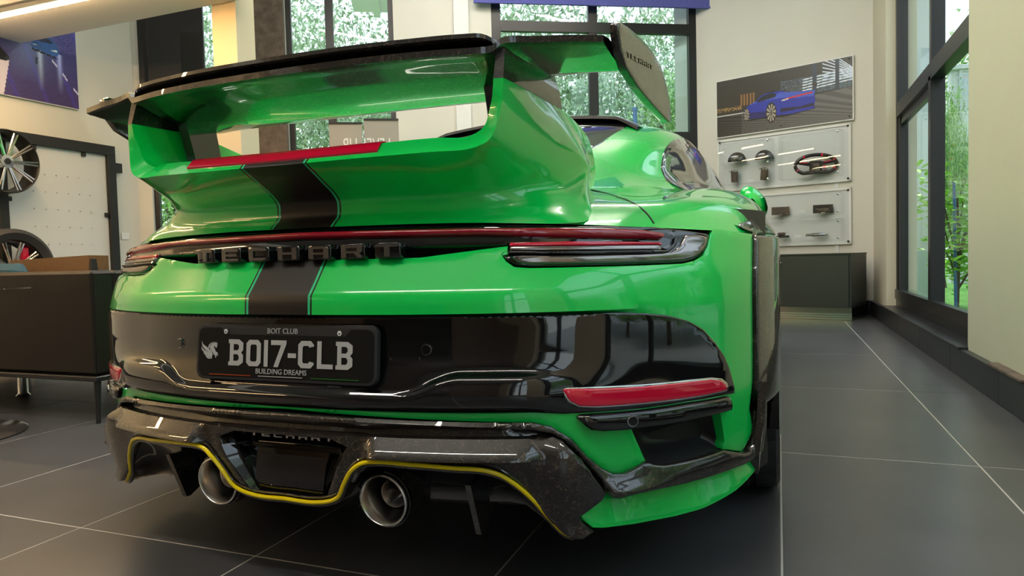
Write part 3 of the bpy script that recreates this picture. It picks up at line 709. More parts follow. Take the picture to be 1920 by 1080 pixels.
def steering():
    p = at_case(1529.5, 309, .11); o = empty('steering_wheel', tuple(p))
    path = []
    for k in range(48):
        t = 2*pi*k/48; x, z = .205*math.cos(t), .108*math.sin(t)
        if z < -.085: z = -.085-.2*(z+.085)
        path.append(p+np.array([x, 0, z]))
    MB().tube(path, .020, 10, closed=True).build('rim', M['satin'], o)
    for a0 in (.5, 1.3, 2.2, 3.6, 5.8):
        k = int(a0/(2*pi)*48); MB().tube([path[k]+(path[k+1]-path[k])*.3, path[k+1]], .0212, 10).build('red_stitch', M['red'], o)
    MB().box(p+[-.065, -.03, -.045], p+[.065, .01, .04], bev=.012).build('hub', M['satin'], o)
    MB().box(p+[-.03, -.034, -.02], p+[.03, -.03, .012], bev=.002).build('badge', M['clear'], o)
    for s in (-1, 1):
        MB().tube([p+[s*.06, 0, .01], p+[s*.19, 0, .03]], [.022, .014], 8).build('spoke', M['satin'], o)
        MB().tube([p+[s*.08, -.022, .022], p+[s*.15, -.017, .032]], .005, 6).build('red_trim', M['red'], o)
    MB().lathe([(0, -.03), (.018, -.028), (.018, 0)], tuple(p+[.085, 0, -.03]), 'y', 14).build('red_button', M['red'], o)
    MB().tube([p+[-.06, 0, -.04], p+[-.03, 0, -.09]], .010, 6).tube([p+[.06, 0, -.04], p+[.03, 0, -.09]], .010, 6).build('lower_spoke', M['satin'], o)
    rel(o); tag(o, 'black steering wheel with red stitching in the upper clear case', 'steering wheel')
steering()
for i, (x0, x1, y0, y1, lab) in enumerate([(1449, 1478, 389, 402, 'small bronze badge plate on the lower case, left one'), (1527, 1559, 385, 398, 'small dark badge plate with light lettering, right one in the lower case')]):
    p = at_case((x0+x1)/2, (y0+y1)/2, .08); w_ = .095 if i == 0 else .1; o = empty('badge_plate', tuple(p))
    MB().box(p+[-w_, -.006, -.045], p+[w_, 0, .045], bev=.002).build('plate_body', M['brown'] if i == 0 else M['satin'], o, False)
    MB().box(p+[-w_*.75, -.009, -.008], p+[w_*.6, -.006, .006]).box(p+[-w_*.5, -.009, -.022], p+[w_*.7, -.006, -.014]).build('raised_mark', M['clear'], o, False)
    MB().box(p+[-.02, -.012, -.055], p+[.02, 0, -.035]).build('stand', M['chrome'], o, False)
    rel(o); tag(o, lab, 'badge')
p = at_case(1465, 441, .09); o = empty('mounting_bracket', tuple(p))
MB().box(p+[-.085, -.02, -.03], p+[.085, .02, -.005], bev=.008).build('base', M['satin'], o); MB().box(p+[-.04, -.02, -.005], p+[.045, .02, .03], bev=.01).build('clamp', M['brown'], o)
rel(o); tag(o, 'small dark bracket part on the bottom shelf of the lower case', 'bracket')
p = at_case(1531, 440, .09); o = MB().lathe([(0, -.11), (.016, -.11), (.016, -.05), (.022, -.045), (.022, .06), (.012, .11), (0, .11)], tuple(p), 'x', 16).build('metal_tube', M['chrome'], None)
tag(o, 'short polished metal tube on the bottom shelf of the lower case', 'tube')
for i, (px, py, lab) in enumerate([(1408, 339, 'between the two cups'), (1503, 397, 'between the two badge plates'), (1496, 443, 'beside the metal tube')]):
    p = at_case(px, py, .12); tag(MB().box(p+[-.035, -.002, -.014], p+[.035, .002, .014], bev=.0005).build('price_card', M['white'], None, False), 'small blank white card '+lab, 'card')
# dark cabinet
f0 = np.array([.645, 7.38]); fd = _u([-.668, .222]); fn = np.array([fd[1], -fd[0]]); fn = fn if fn[1] > 0 else -fn
def WC(s, o_, z): return np.array([f0[0]+fd[0]*s+fn[0]*o_, f0[1]+fd[1]*s+fn[1]*o_, z])
cb = empty('cabinet', tuple(WC(.7, .3, 0)))
mb = MB(); wbox(mb, WC, 0, 1.5, .015, .62, .13, .648); mb.build('body', M['cab'], cb, False)
mb = MB(); wbox(mb, WC, -.004, 1.504, 0, .63, .648, .660); mb.build('top', M['cab'], cb, False)
for k in range(2):
    mb = MB(); wbox(mb, WC, .02+.74*k, .75+.74*k, 0, .015, .135, .640); d = mb.build('door', M['cab'], cb, False)
    q = WC(.66 if k == 0 else .84, -.004, .575); MB().lathe([(0, -.012), (.010, -.010), (.011, 0), (0, .004)], tuple(q), 'y', 14).build('knob', M['chrome'], d)
mb = MB(); wbox(mb, WC, .0, 1.5, .03, .60, 0, .13); mb.build('plinth', pm('brushed_plinth', (.42, .38, .34), .18, metal=1), cb, False)
mb = MB()
for k in range(3): wbox(mb, WC, -.002, 1.502, .022, .03, .015+.022*k, .026+.022*k)
mb.build('plinth_trim', M['chrome'], cb, False)
rel(cb); tag(cb, 'low dark green-grey cabinet on a brushed plinth under the display cases', 'cabinet')
o = MB().box((.885, 3.25, .153), (1.02, 3.72, .166), bev=.002).build('loose_slab', M['concrete'], None, False); tag(o, 'loose stone slab lying on the right skirting', 'slab')

# ------------------------------------------------------------------ left wall: poster, wheel rack
def WL(s, off, z): return np.array([XL+off, s, z])
def paint_street(a, b):
    n = len(a); P = np.c_[a, b]; rs = np.random.RandomState(9)
    C = np.stack([.035+.03*a*(1-b), .035+.03*b, .15+.12*b], 1)
    C += (np.exp(-((a-.74)/.09)**2)*np.clip(b-.15, 0, 1)*.8)[:, None]*np.array([.35, .55, 1.0])+(np.exp(-((a-.90)/.012)**2)*np.clip(b-.1, 0, .4)*2.2*(b < .47))[:, None]*np.array([.5, .6, 1])+(np.exp(-((a-.795)/.012)**2)*np.clip(b-.1, 0, .4)*2.2*(b < .47))[:, None]*np.array([.6, .75, 1])
    C[:, 2] += .1*(np.sin(a*40+b*9) > .9)
    def poly(pp, c):
        if min(p[0] for p in pp) >= .6: pp = [(.75+(x-.6)*.54, .42+(y-.5)*.55) for x, y in pp]
        m_ = inpoly(P, P8(*pp)); C[m_] = c
    q = (b > .50); C[q] += rs.rand(q.sum(), 1)*np.array([.18, .12, .35])*.5
    poly([(.5, 0.0), (.59, .30), (.635, .30), (.60, 0)], (.55, .53, .70))
    C[(np.abs((b-.42)+(a-.85)*1.9) < .012) & (a > .86) & (np.sin(a*110) > 0)] = (.6, .62, .85)
    poly([(.60, .60), (.61, .72), (.66, .80), (.72, .84), (.80, .82), (.86, .74), (.88, .64), (.87, .56), (.80, .53)], (.04, .13, .42))
    poly([(.64, .76), (.72, .82), (.79, .80), (.82, .74), (.70, .72)], (.02, .03, .08)); poly([(.60, .59), (.87, .52), (.87, .50), (.62, .555)], (.01, .01, .02))
    poly([(.62, .66), (.66, .665), (.66, .64), (.62, .645)], (.8, .9, 1)); poly([(.80, .63), (.86, .65), (.86, .62), (.80, .61)], (.8, .9, 1))
    poly([(.4, .30), (.62, .29), (.64, .33), (.60, .40), (.4, .42)], (.01, .01, .015)); poly([(.63, .33), (.655, .34), (.665, .45), (.64, .46)], (.03, .06, .12))
    return np.clip(C+rs.normal(size=(n, 1))*.006, 0, 1)
po = empty('wall_poster', (XL, 4.1, 2.29))
MB().box((XL+.005, 3.2, 2.290), (XL+.03, 5.015, 3.35)).build('backing_board', M['white'], po, False)
def WL2(s, off, z): return np.array([XL+off, s, z])
painted('printed_picture', WL2, 5.01, 3.205, 2.295, 3.345, .0315, 220, 130, paint_street, po)
rel(po); tag(po, 'blue and purple poster of a car on a night street, upper left', 'poster')
rk = empty('wheel_rack', (XL+.2, 4.6, 0))
for n_, a, b in [('top_rail', (3.1, 1.87), (5.36, 1.97)), ('upright', (5.27, 0), (5.36, 1.87)), ('upright', (4.17, 0), (4.25, 1.87)), ('upright', (3.1, 0), (3.19, 1.87))]:
    MB().box((XL+.005, a[0], a[1]), (XL+.075, b[0], b[1]), bev=.003).build(n_, M['matte'], rk, False)
MB().box((XL+.02, 4.25, .02), (XL+.035, 5.27, 1.87)).build('panel', M['rackwhite'], rk, False)
for (y, z) in [(4.52, 1.845), (5.02, 1.845), (5.245, 1.25), (4.27, 1.35)]: MB().box((XL+.035, y-.02, z-.02), (XL+.06, y+.02, z+.022), bev=.003).build('clip', M['satin'], rk, False)
MB().box((XL+.01, 5.36, 1.70), (XL+.07, 5.44, 1.80), bev=.003).build('bracket', M['matte'], rk, False)
mb = MB()
for i in range(6):
    for j in range(10): mb.tube([(XL+.035, 4.5+.115*i, .12+.165*j), (XL+.052, 4.5+.115*i, .122+.165*j)], .006, 6)
mb.build('peg', M['rackwhite'], rk); rel(rk); tag(rk, 'black framed wheel display rack with a white peg panel on the left wall', 'rack')
o = MB().box((XL, 5.44, 1.0), (XL+.012, 5.53, 1.07), bev=.002).build('wall_socket', M['white'], None, False); tag(o, 'small white wall socket right of the wheel rack', 'socket')
def rim(name, c, R_, tyre, label, red=False):
    o = empty(name, c); c = np.array(c)
    MB().lathe([(R_*.90, -.09), (R_*1.0, -.085), (R_*1.0, .085), (R_*.97, .09), (R_*.93, .075), (R_*.90, .0), (R_*.90, -.09)], c, 'x', 56).build('barrel', M['satin'], o)
    for k in range(10):
        a = 2*pi*k/10
        for s in (-.055, .055):
            d1 = np.array([0, math.cos(a+s*1.4), math.sin(a+s*1.4)]); d2 = np.array([0, math.cos(a+s), math.sin(a+s)])
            MB().tube([c+[.065, 0, 0]+d1*R_*.2, c+[.085, 0, 0]+d2*R_*.93], [R_*.035, R_*.03], 6).build('spoke', M['chrome'], o, angle=50)
    MB().lathe([(0, .08), (R_*.2, .078), (R_*.22, .05), (R_*.2, 0)], c, 'x', 24).build('hub', M['chrome'], o)
    MB().lathe([(0, .086), (R_*.1, .084), (R_*.1, .078)], c, 'x', 20).build('centre_cap', M['satin'], o)
    if tyre: MB().lathe([(R_*.98, -.11), (R_*1.2, -.13), (R_*1.33, -.10), (R_*1.35, 0), (R_*1.33, .10), (R_*1.2, .13), (R_*.98, .10)], c, 'x', 64).build('tyre', M['tyre'], o)
    if red: MB().box(c+[.0, R_*.35, R_*.2], c+[.05, R_*.6, R_*.75], bev=.01).build('brake_caliper', M['red'], o)
    rel(o); tag(o, label, 'wheel'); return o
rim('alloy_wheel', (XL+.19, 4.13, 1.655), .28, False, 'bare silver-spoked rim mounted high on the rack at the left edge')
rim('car_wheel', (XL+.30, 4.06, .70), .27, True, 'wheel with black tyre and a red caliper behind the armchair at the left edge', True)

# ------------------------------------------------------------------ seating at the left
so = empty('sofa', (-3.7, 2.65, 0))
MB().box((-4.62, 2.215, .215), (-2.865, 2.33, .690), bev=.014).build('backrest', M['sofa'], so)
MB().box((-2.975, 2.325, .215), (-2.862, 3.10, .688), bev=.014).build('armrest', M['sofa'], so)
MB().box((-4.62, 2.325, .215), (-4.51, 3.10, .688), bev=.014).build('armrest', M['sofa'], so)
for k in range(2): MB().box((-4.50+.76*k, 2.34, .26), (-3.745+.76*k, 3.08, .44), bev=.03).build('seat_cushion', M['sofa'], so)
MB().tube([(-2.866, 2.214, .225), (-2.863, 2.214, .68)], .003, 6).build('seam_piping', M['sofa'], so)
MB().box((-4.63, 2.205, .190), (-2.855, 3.11, .213), bev=.004).build('base_frame', M['satin'], so, False)
for (x, y) in [(-2.88, 2.23), (-2.88, 3.08), (-4.6, 2.23), (-4.6, 3.08)]: MB().tube([(x, y, .192), (x+.008, y-.012, .0)], [.016, .010], 10).build('leg', M['satin'], so)
lp = EYE+ray(44, 741)*(-.70/ray(44, 741)[2]); MB().tube([(lp[0], lp[1], .19), (lp[0], lp[1], .015), (lp[0], lp[1], 0)], [.026, .026, .036], 18).build('leg', M['chrome'], so)['label'] = 'chrome middle leg'
rel(so); tag(so, 'low dark brown-black leather sofa on thin black legs, left of the car', 'sofa')
ac = empty('armchair', (-5.07, 3.9, 0))
V = [(-5.52, 3.56, .35), (-4.66, 3.56, .35), (-4.62, 3.56, .795), (-5.46, 3.56, .775), (-5.52, 3.70, .35), (-4.60, 3.70, .35), (-4.55, 3.66, .79), (-5.40, 3.66, .77)]
mk('backrest', V, [(0, 1, 2, 3), (5, 4, 7, 6), (4, 0, 3, 7), (1, 5, 6, 2), (3, 2, 6, 7), (4, 5, 1, 0)], M['tan'], ac, False)
MB().box((-5.50, 3.70, .30), (-4.60, 4.30, .43), bev=.03).build('seat', M['tan'], ac); 
MB().box((-4.66, 3.565, .34), (-4.595, 3.695, .77), bev=.004).build('side_panel', M['satin'], ac, False)
lp = EYE+ray(44, 741)*(-.70/ray(44, 741)[2])
for (x, y) in [(-4.70, 3.66), (-5.42, 3.66), (-5.42, 4.22), (-4.66, 4.22)]: MB().tube([(x, y, .33), (x, y, .015), (x, y, 0)], [.026, .026, .034], 16).build('leg', M['chrome'], ac)
rel(ac); tag(ac, 'tan leather armchair behind the sofa with chrome legs', 'armchair')
o = MB().box((-5.66, 3.30, .44), (-5.06, 3.46, .75), bev=.06, rot=rotx(-.2)).build('throw_cushion', M['teal'], None); tag(o, 'teal cushion at the left edge between sofa and armchair', 'cushion')
tb = empty('side_table', (-3.30, 1.84, 0))
MB().lathe([(0, 0), (.29, 0), (.295, .006), (.28, .013), (0.03, .016)], (-3.30, 1.84, 0), 'z', 64).build('base_plate', M['clear'], tb)
MB().lathe([(.03, .015), (.022, .03), (.022, .60), (.05, .615), (0, .615)], (-3.30, 1.84, 0), 'z', 24).build('column', M['chrome'], tb)
MB().lathe([(0, .616), (.345, .616), (.349, .621), (.345, .627), (0, .627)], (-3.30, 1.84, 0), 'z', 64).build('glass_top', M['acrylic'], tb)
rel(tb); tag(tb, 'round glass side table with brushed disc base in front of the sofa', 'side table')
# banner stand with mirrored wording
bs = empty('banner_stand', (-4.4, 6.2, 0))
def wwp(px, py, off):
    d = ray(px, py); P0 = A_+NW*off; t = np.dot(P0-EYE[:2], NW)/np.dot(d[:2], NW); p = EYE+d*t; return np.dot(p[:2]-P0, DW), p[2]
cs = [wwp(617, 241, .5), wwp(679, 233, .5), wwp(682, 233, .5), wwp(747, 226, .5)]
for k in (0, 1):
    (sa, za), (sb, zb) = cs[2*k], cs[2*k+1]; zt = max(za, zb)
    mb = MB(); wbox(mb, WW, sb, sa, .497, .503, .15, zt); mb.build('panel', M['board'], bs, False)
    mb = MB(); wbox(mb, WW, sb, sa, .488, .512, zt, zt+.02); mb.build('top_bar', M['matte'], bs, False)
    mb = MB(); wbox(mb, WW, (sa+sb)/2-.01, (sa+sb)/2+.01, .485, .497, .05, zt); mb.build('pole', M['satin'], bs, False)
mb = MB(); wbox(mb, WW, cs[3][0]-.02, cs[0][0]+.02, .42, .58, 0, .06); mb.build('foot', M['satin'], bs, False)
(s1_, z1_), (s2_, z2_) = wwp(733, 268, .505), wwp(640, 268, .505)
def bfm(x, y, z): return tuple(WW(s1_+x, .506+z, 1.88+y))
text_mesh('mirrored_lettering', 'LEVEL UP', .205, M['white'], bs, bfm, align='LEFT', sx=.92*(s2_-s1_)/.80)
rel(bs); tag(bs, 'beige two-panel banner stand by the left back window, its wording reversed', 'banner stand')

# ------------------------------------------------------------------ the car (u across, Y along the room, z up)
CX = -.95
OFF['v'] = (0, 3.4, 0)
car = empty('sports_car', (CX, 3.4, 0))
tag(car, 'green rear-engined sports car with big black wing and matt black centre stripe, seen from behind', 'car')
ORG = np.array([-CX, 0, .70])
Wd, Dd, Nd = .945, .75, 2.4
def cfun(u):
    s = min(abs(u)/Wd, .99999)**Nd
    return Dd*(1-(1-s)**(1/Nd))
_us = Wd*np.sin(np.linspace(0, pi/2, 1500))**(2/Nd); _us[-1] = Wd*.99999
_cs = np.array([cfun(u) for u in _us]); _as = np.r_[0, np.cumsum(np.hypot(np.diff(_us), np.diff(_cs)))]
def a2u(a): return math.copysign(np.interp(abs(a), _as, _us), a)
def u2a(u): return math.copysign(np.interp(abs(u), _us, _as), u)
def sm(x, a, b): t = min(1, max(0, (x-a)/(b-a))); return t*t*(3-2*t)
def prof(cen, side=None, m0=.45, m1=.75):
    cz, cy = zip(*cen)
    if side: sz, sy = zip(*side)
    def f(u, z):
        y = np.interp(z, cz, cy)
        if side:
            m = sm(abs(u), m0, m1); y = y*(1-m)+np.interp(z, sz, sy)*m
        return y+cfun(u)
    return f
SIDE = [(.10, 1.19), (.2, 1.165), (.3, 1.15), (.5, 1.14), (.6, 1.142), (.66, 1.163), (.705, 1.193), (.775, 1.243), (.80, 1.27)]
S_green = prof([(.10, 1.17), (.385, 1.150), (.42, 1.150), (.45, 1.186), (.5905, 1.186), (.5965, 1.137), (.633, 1.139), (.66, 1.161), (.705, 1.196), (.775, 1.243), (.80, 1.27)], SIDE)
S_black = prof([(.10, 1.18), (.40, 1.15), (.435, 1.145), (.46, 1.150), (.50, 1.166), (.60, 1.170)], [(z, y-.002) for z, y in SIDE])
S_carb = prof([(.10, 1.13), (.24, 1.125), (.36, 1.125), (.385, 1.130), (.42, 1.16)], [(.10, 1.085), (.236, 1.085), (.246, 1.090), (.272, 1.130), (.30, 1.14), (.42, 1.14), (.6, 1.14)], .5, .7)
_sc = S_carb
S_carb = lambda u, z: _sc(u, z)+.055*sm(abs(u), .62, .80)*(1-sm(z, .235, .275))
S_lip = prof([(.10, 1.12), (.5, 1.12)], [(.10, 1.165), (.5, 1.165)], .52, .76)
S_lamp = prof([(.60, 1.17), (.70, 1.19), (.715, 1.203), (.78, 1.232)])
def px2az(px, py, S):
    d = ray(px, py); best = None; prev = None
    for Y in np.linspace(.85, 2.3, 180):
        p = ORG+d*(Y/d[1]); g = Y-S(p[0], p[2]) if abs(p[0]) < Wd else -9
        if abs(p[0]) < Wd and (best is None or abs(g) < best[0]): best = (abs(g), p)
        if g > 0 and prev is not None:
            lo, hi = prev, Y
            for _ in range(30):
                m = (lo+hi)/2; p = ORG+d*(m/d[1]); g = m-S(p[0], p[2]) if abs(p[0]) < Wd else -9
                if g > 0: hi = m
                else: lo = m
            p = ORG+d*(hi/d[1]); return (u2a(p[0]), p[2])
        prev = Y
    p = best[1]; return (u2a(p[0]), p[2])
def tr(pts, S): return [px2az(x, y, S) for x, y in pts]
def fm(S): return lambda a, z: (lambda u: (u, S(u, z), z))(a2u(a))
def full(half): return list(half)+[(-a, z) for a, z in reversed(half)]     # right half, centre to centre, mirrored to a closed outline
def mir(poly): return [(-a, z) for a, z in poly]
def on_y(px, py, Y): d = ray(px, py); return ORG+d*(Y/d[1])
def on_u(px, py, u): d = ray(px, py); return ORG+d*((u-ORG[0])/d[0])

# dark inner body behind every opening
core = []
for z in np.linspace(.16, .80, 14): core.append([(u, prof(SIDE)(u, z)+.075+(.10 if z < .22 else 0), z) for u in np.linspace(-.92, .92, 60)])
MB().grid(core).build('bumper_core', M['matte'], car)
# ---- main painted rear fascia
top_lamp = tr([(1332, 440), (1327, 461), (1318, 478), (1302, 488), (1280, 493), (1186, 497), (1060, 500), (992, 501), (965, 499), (950, 489), (941, 477), (952, 475), (952, 460), (793, 462)], S_green)
zl = top_lamp[-1][1]
g_half = [(0, .706)]+[(a, z) for a, z in reversed(top_lamp)]
g_half[1] = (g_half[1][0], .706)
right = tr([(1345, 438), (1420, 441)], S_green)
edge_a = u2a(.897)
g_half += [(right[0][0]-.012, .7515), (edge_a, .7395), (edge_a, .50), (edge_a-.003, .42), (edge_a-.02, .36)]
low = tr([(1413, 806), (1393, 848), (1356, 843), (1359, 826), (1350, 768), (1290, 780), (1183, 800), (1212, 866), (1172, 888), (1149, 889), (1129, 879), (1100, 856), (1072, 824), (1029, 800), (1000, 793)], S_green)
g_half += low+[(0, .40)]
patch('rear_fascia', full(g_half), fm(S_green), .016, M['green'], car, proud=0, rnd=.004, thick=.045,
      extra=[[(a, .5966) for a in np.linspace(-.9, .9, 130)], [(a, .5903) for a in np.linspace(-.9, .9, 130)], [(a, .634) for a in np.linspace(-.9, .9, 100)]], smooth_angle=38)
# ---- gloss black bumper panel
b_right = tr([(1150, 585), (1212, 587), (1253, 591), (1292, 602), (1318, 617), (1339, 640), (1357, 666), (1367.5, 692), (1374, 716), (1378.5, 737), (1356, 741), (1287, 753), (1201, 766), (1115, 773), (1057, 776), (1000, 774)], S_black)
b_half = [(0, .5925), (.55, .5925)]+[b_right[0]]+b_right[1:]+[(.35, b_right[-1][1]-.0), (0, b_right[-1][1])]
def ledge(a, z):
    a = abs(a); zz = .474-.036*(1-sm(a, .26, .385)); st = sm(z, zz-.010, zz+.012)
    k = sm(a, .0, .05)*0+1; fade = 1-sm(a, .50, .62)
    return .013*(1-st)*fade*sm(z, .405, .425)
zs = [[(a, .474-.036*(1-sm(abs(a), .26, .385))+dz) for a in np.linspace(-.62, .62, 170)] for dz in (-.010, -.004, .002, .008, .013)]
patch('gloss_bumper_panel', full(b_half), fm(S_black), .016, M['gloss'], car, proud=.003, rnd=.004, thick=.02, extra=zs, disp=ledge, smooth_angle=60)
# side edges of the decklid shut line, parking sensors
def disc(name, S, a, z, r, mat, h=.002, parent=car, n=22, sy=1):
    f = fm(S); c = np.array(f(a, z)); e = 1e-3
    ta = _u(np.array(f(a+e, z))-c); tz = _u(np.array(f(a, z+e))-c); nn = _u(np.cross(ta, tz))
    mb = MB(); R0 = [c+nn*(h*.2)+(ta*math.cos(t)+tz*math.sin(t)*sy)*r for t in np.linspace(0, 2*pi, n, False)]; R1 = [c+nn*h+(ta*math.cos(t)+tz*math.sin(t)*sy)*r*.9 for t in np.linspace(0, 2*pi, n, False)]
    R_ = [c-nn*.004+(ta*math.cos(t)+tz*math.sin(t)*sy)*r for t in np.linspace(0, 2*pi, n, False)]
    mb.add(R_+R0+R1, [(i, (i+1) % n, n+(i+1) % n, n+i) for i in range(n)]+[(n+i, n+(i+1) % n, 2*n+(i+1) % n, 2*n+i) for i in range(n)]+[tuple(range(2*n, 3*n))])
    return mb.build(name, mat, parent, True, 30)
for s in (-1, 1):
    o = disc('parking_sensor', S_black, s*.313, .526, .012, M['chrome'], .0060); disc('sensor_face', S_black, s*.313, .526, .0103, M['gloss'], .0075, parent=o)
# ---- reflectors
r_half = tr([(1052.5, 728.7), (1120, 727), (1201, 723), (1287, 714.4), (1330, 710), (1347, 712), (1356, 719), (1360, 730), (1315.7, 740), (1229.6, 751.7), (1172, 757.4), (1115, 760.8), (1086, 759.7), (1069, 751.7)], S_black)
bez = tr([(1048, 727), (1120, 724), (1201, 720), (1287, 711.5), (1330, 707), (1350, 709), (1360, 717), (1363.5, 732), (1316, 743), (1230, 754.7), (1172, 760.4), (1115, 763.8), (1084, 762.7), (1065, 753)], S_black)
for f_ in (lambda p: p, mir):
    o = patch('reflector_surround', f_(bez), fm(S_black), .012, M['chrome'], car, proud=.006, rnd=.002, thick=.012)
    patch('reflector', f_(r_half), fm(S_black), .010, M['red'], o, proud=.0085, rnd=.004, thick=.01)
    mb = MB(); q0 = f_([(p[0], p[1]) for p in r_half]); amin = min(p[0] for p in q0)+.012; amax = max(p[0] for p in q0)-.02
    zz0 = lambda a: np.interp(a, *zip(*sorted([(p[0], p[1]) for p in (q0[7:] if f_([(1, 0)])[0][0] > 0 else q0[7:])])))
# ---- black sensor bar under the reflector
bar = tr([(1080, 782), (1084, 777), (1115, 775), (1201, 768), (1287, 755), (1362, 742), (1366, 767), (1356, 770), (1287, 786), (1229.6, 796), (1172, 804), (1129, 806.5), (1106, 804), (1094, 795)], S_black)
for f_ in (lambda p: p, mir):
    patch('sensor_bar', f_(bar), fm(S_black), .011, M['gloss'], car, proud=.016, rnd=.009, thick=.04)
sa = px2az(1180, 785, S_black)
for s in (-1, 1):
    o = disc('parking_sensor', S_black, s*sa[0], sa[1], .0125, M['chrome'], .0175); disc('sensor_face', S_black, s*sa[0], sa[1], .0102, M['gloss'], .0192, parent=o)
# ---- corner vent liner: a bowl open to the rear
vent = tr([(1178, 796), (1290, 778), (1356, 764), (1364, 826), (1362, 846), (1330, 858), (1287, 870), (1244, 878), (1218, 874), (1205, 860)], S_green)
va = [p[0] for p in vent]; vz = [p[1] for p in vent]
vc = np.array([(min(va)+max(va))/2, (min(vz)+max(vz))/2])
def bowl(a, z):
    d = segdist(np.array([[abs(a), z]]), vent)[0]
    return -.055*(1-(1-min(d/.05, 1))**2)
for f_, g_ in ((lambda p: p, 1), (mir, -1)):
    patch('vent_liner', f_(vent), fm(S_green), .009, M['satin'], car, proud=-.004, rnd=0, thick=.01, disp=bowl, smooth_angle=60)
# ---- forged carbon frame: strip along the diffuser, down the corner, shelf and upright fin
cb_top = tr([(1000, 792), (1035, 800), (1072, 823), (1100.5, 855), (1129, 878), (1149, 888), (1172, 887), (1212, 865), (1224, 870), (1244, 872), (1287, 864), (1330, 853), (1356, 844), (1393, 849), (1411, 843), (1418, 800)], S_carb)
aw = u2a(.915)
fin_up = [(aw-.015, .36), (aw-.002, .425), (aw+.012, .432), (aw+.022, .40), (aw+.018, .33), (aw-.01, .255)]
cb_bot = tr([(1400, 868), (1373, 879), (1287, 906), (1201, 925), (1168, 929), (1153, 926), (1138, 915), (1110, 882), (1078, 846), (1055, 824), (1035, 813), (1000, 807), (925, 803), (775, 799)], S_carb)
cz = px2az(700, 781.5, S_carb)[1]; cz2 = px2az(700, 794, S_carb)[1]
c_half = [(0, cz)]+cb_top+fin_up+cb_bot+[(0, cz2)]
def shelf(a, z):
    return 0
patch('carbon_frame', full(c_half), fm(S_carb), .011, M['carbon'], car, proud=.004, rnd=.005, thick=.022, disp=shelf, smooth_angle=50)
# ---- green lower lip
lip = tr([(1082, 958), (1105, 940), (1140, 925), (1201, 920), (1287, 902), (1373, 874), (1413, 852), (1422, 856), (1425, 865), (1410, 884), (1373, 918), (1316, 950), (1258, 967), (1186.6, 981), (1129, 988.5), (1109, 988.5), (1092, 975.6)], S_lip)
lz = lambda a: 0
def lipd(a, z):
    # upper face slopes out to a crest, then tucks under
    a = abs(a); crest = .170+.03*sm(a, .72, 1.05); return -.014*abs(z-crest)/.05
for f_ in (lambda p: p, mir): patch('lower_lip', f_(lip), fm(S_lip), .010, M['green_plain'], car, proud=.012, rnd=.006, thick=.07, disp=lipd, smooth_angle=50)
# ---- diffuser body (carbon) with centre channel
ylw_px = [(630, 942.5), (637.5, 930), (650, 902.5), (665, 877.5), (682.5, 866), (700, 863.7), (775, 868.7), (850, 875), (912.5, 880), (937.5, 887.5), (962.5, 902.5), (1000, 935), (1037.5, 977.5), (1060, 997.5), (1076, 1002)]
S_dif = prof([(.10, 1.15), (.2, 1.15), (.30, 1.125), (.36, 1.13), (.42, 1.155)])
ylw = tr(ylw_px, S_dif); y_half = [(0, ylw[0][1])]+[(.075, ylw[0][1]-.0005)]+ylw[1:]
yl = smooth_line([np.array(p) for p in y_half], 5)
d_out = tr([(1000, 803), (1030, 812), (1052, 824), (1075, 847), (1107, 884), (1130, 915), (1122, 928), (1082, 958), (1092, 976), (1108, 989), (1088, 1003), (1076, 1003)], S_dif)
d_half = [(0, .388), (.4, .386)]+d_out+[tuple(p) for p in yl[::-1]]
dch = [(0, .352), (.118, .352), (.158, .338), (.150, .325), (.095, .222), (.085, .216), (0, .216)]
def dis_d(a, z):
    a = abs(a)
    top = .352-.02*sm(a, .17, .21)*0
    t = min(1, max(0, (.360-z)/.034)); band = sm(a, .19, .225)*t*sm(z, .316, .323)*(1-sm(a, .50, .60))        # raised shoulder panel, its face turned up
    side = sm(a, .47, .60)*(1-sm(z, .335, .362))
    rib = -.016*sm(z, .362, .367)*(1-sm(z, .379, .384))
    return .028*max(band, side*.8)+rib
patch('diffuser', full(d_half), fm(S_dif), .0095, M['carbon'], car, proud=.002, rnd=.004, thick=.035, hole=full(dch), disp=dis_d, smooth_angle=42,
      extra=[[(s*a, z) for a in np.linspace(.2, .52, 40)] for s in (1, -1) for z in (.317, .323, .3265, .360, .367, .379)])
def chan(a, z):
    t = sm(z, .220, .330); return -.012-.045*t
zc_ = .322
ch_lo = [(-.115, zc_), (-.080, .221), (.080, .221), (.115, zc_)]
patch('centre_channel', ch_lo, fm(S_dif), .010, M['gloss'], car, proud=0, rnd=0, thick=.01, disp=lambda a, z: -.010-.030*sm(z, .222, .33), smooth_angle=60)
ch_up = [(-.165, .355), (-.16, .318), (-.112, zc_), (.112, zc_), (.16, .318), (.165, .355)]
patch('channel_roof', ch_up, fm(S_dif), .010, M['gloss'], car, proud=0, rnd=0, thick=.01, disp=lambda a, z: -.045+.012*sm(z, .33, .35), smooth_angle=60)
for s in (1, -1):
    V = []
    for k in range(9):
        t = k/8; z = .221+(zc_-.221)*t; a0 = .080+.035*t; p0 = fm(S_dif)(s*a0, z); p1 = fm(S_dif)(s*(a0+.006+.03*t), z)
        V.append([(p0[0], p0[1]+.010+.032*t, z), (p1[0], p1[1]-.003, z)])
    MB().grid(V).build('channel_cheek', M['carbon'], car)
    p = fm(S_dif)(s*.0, .2)
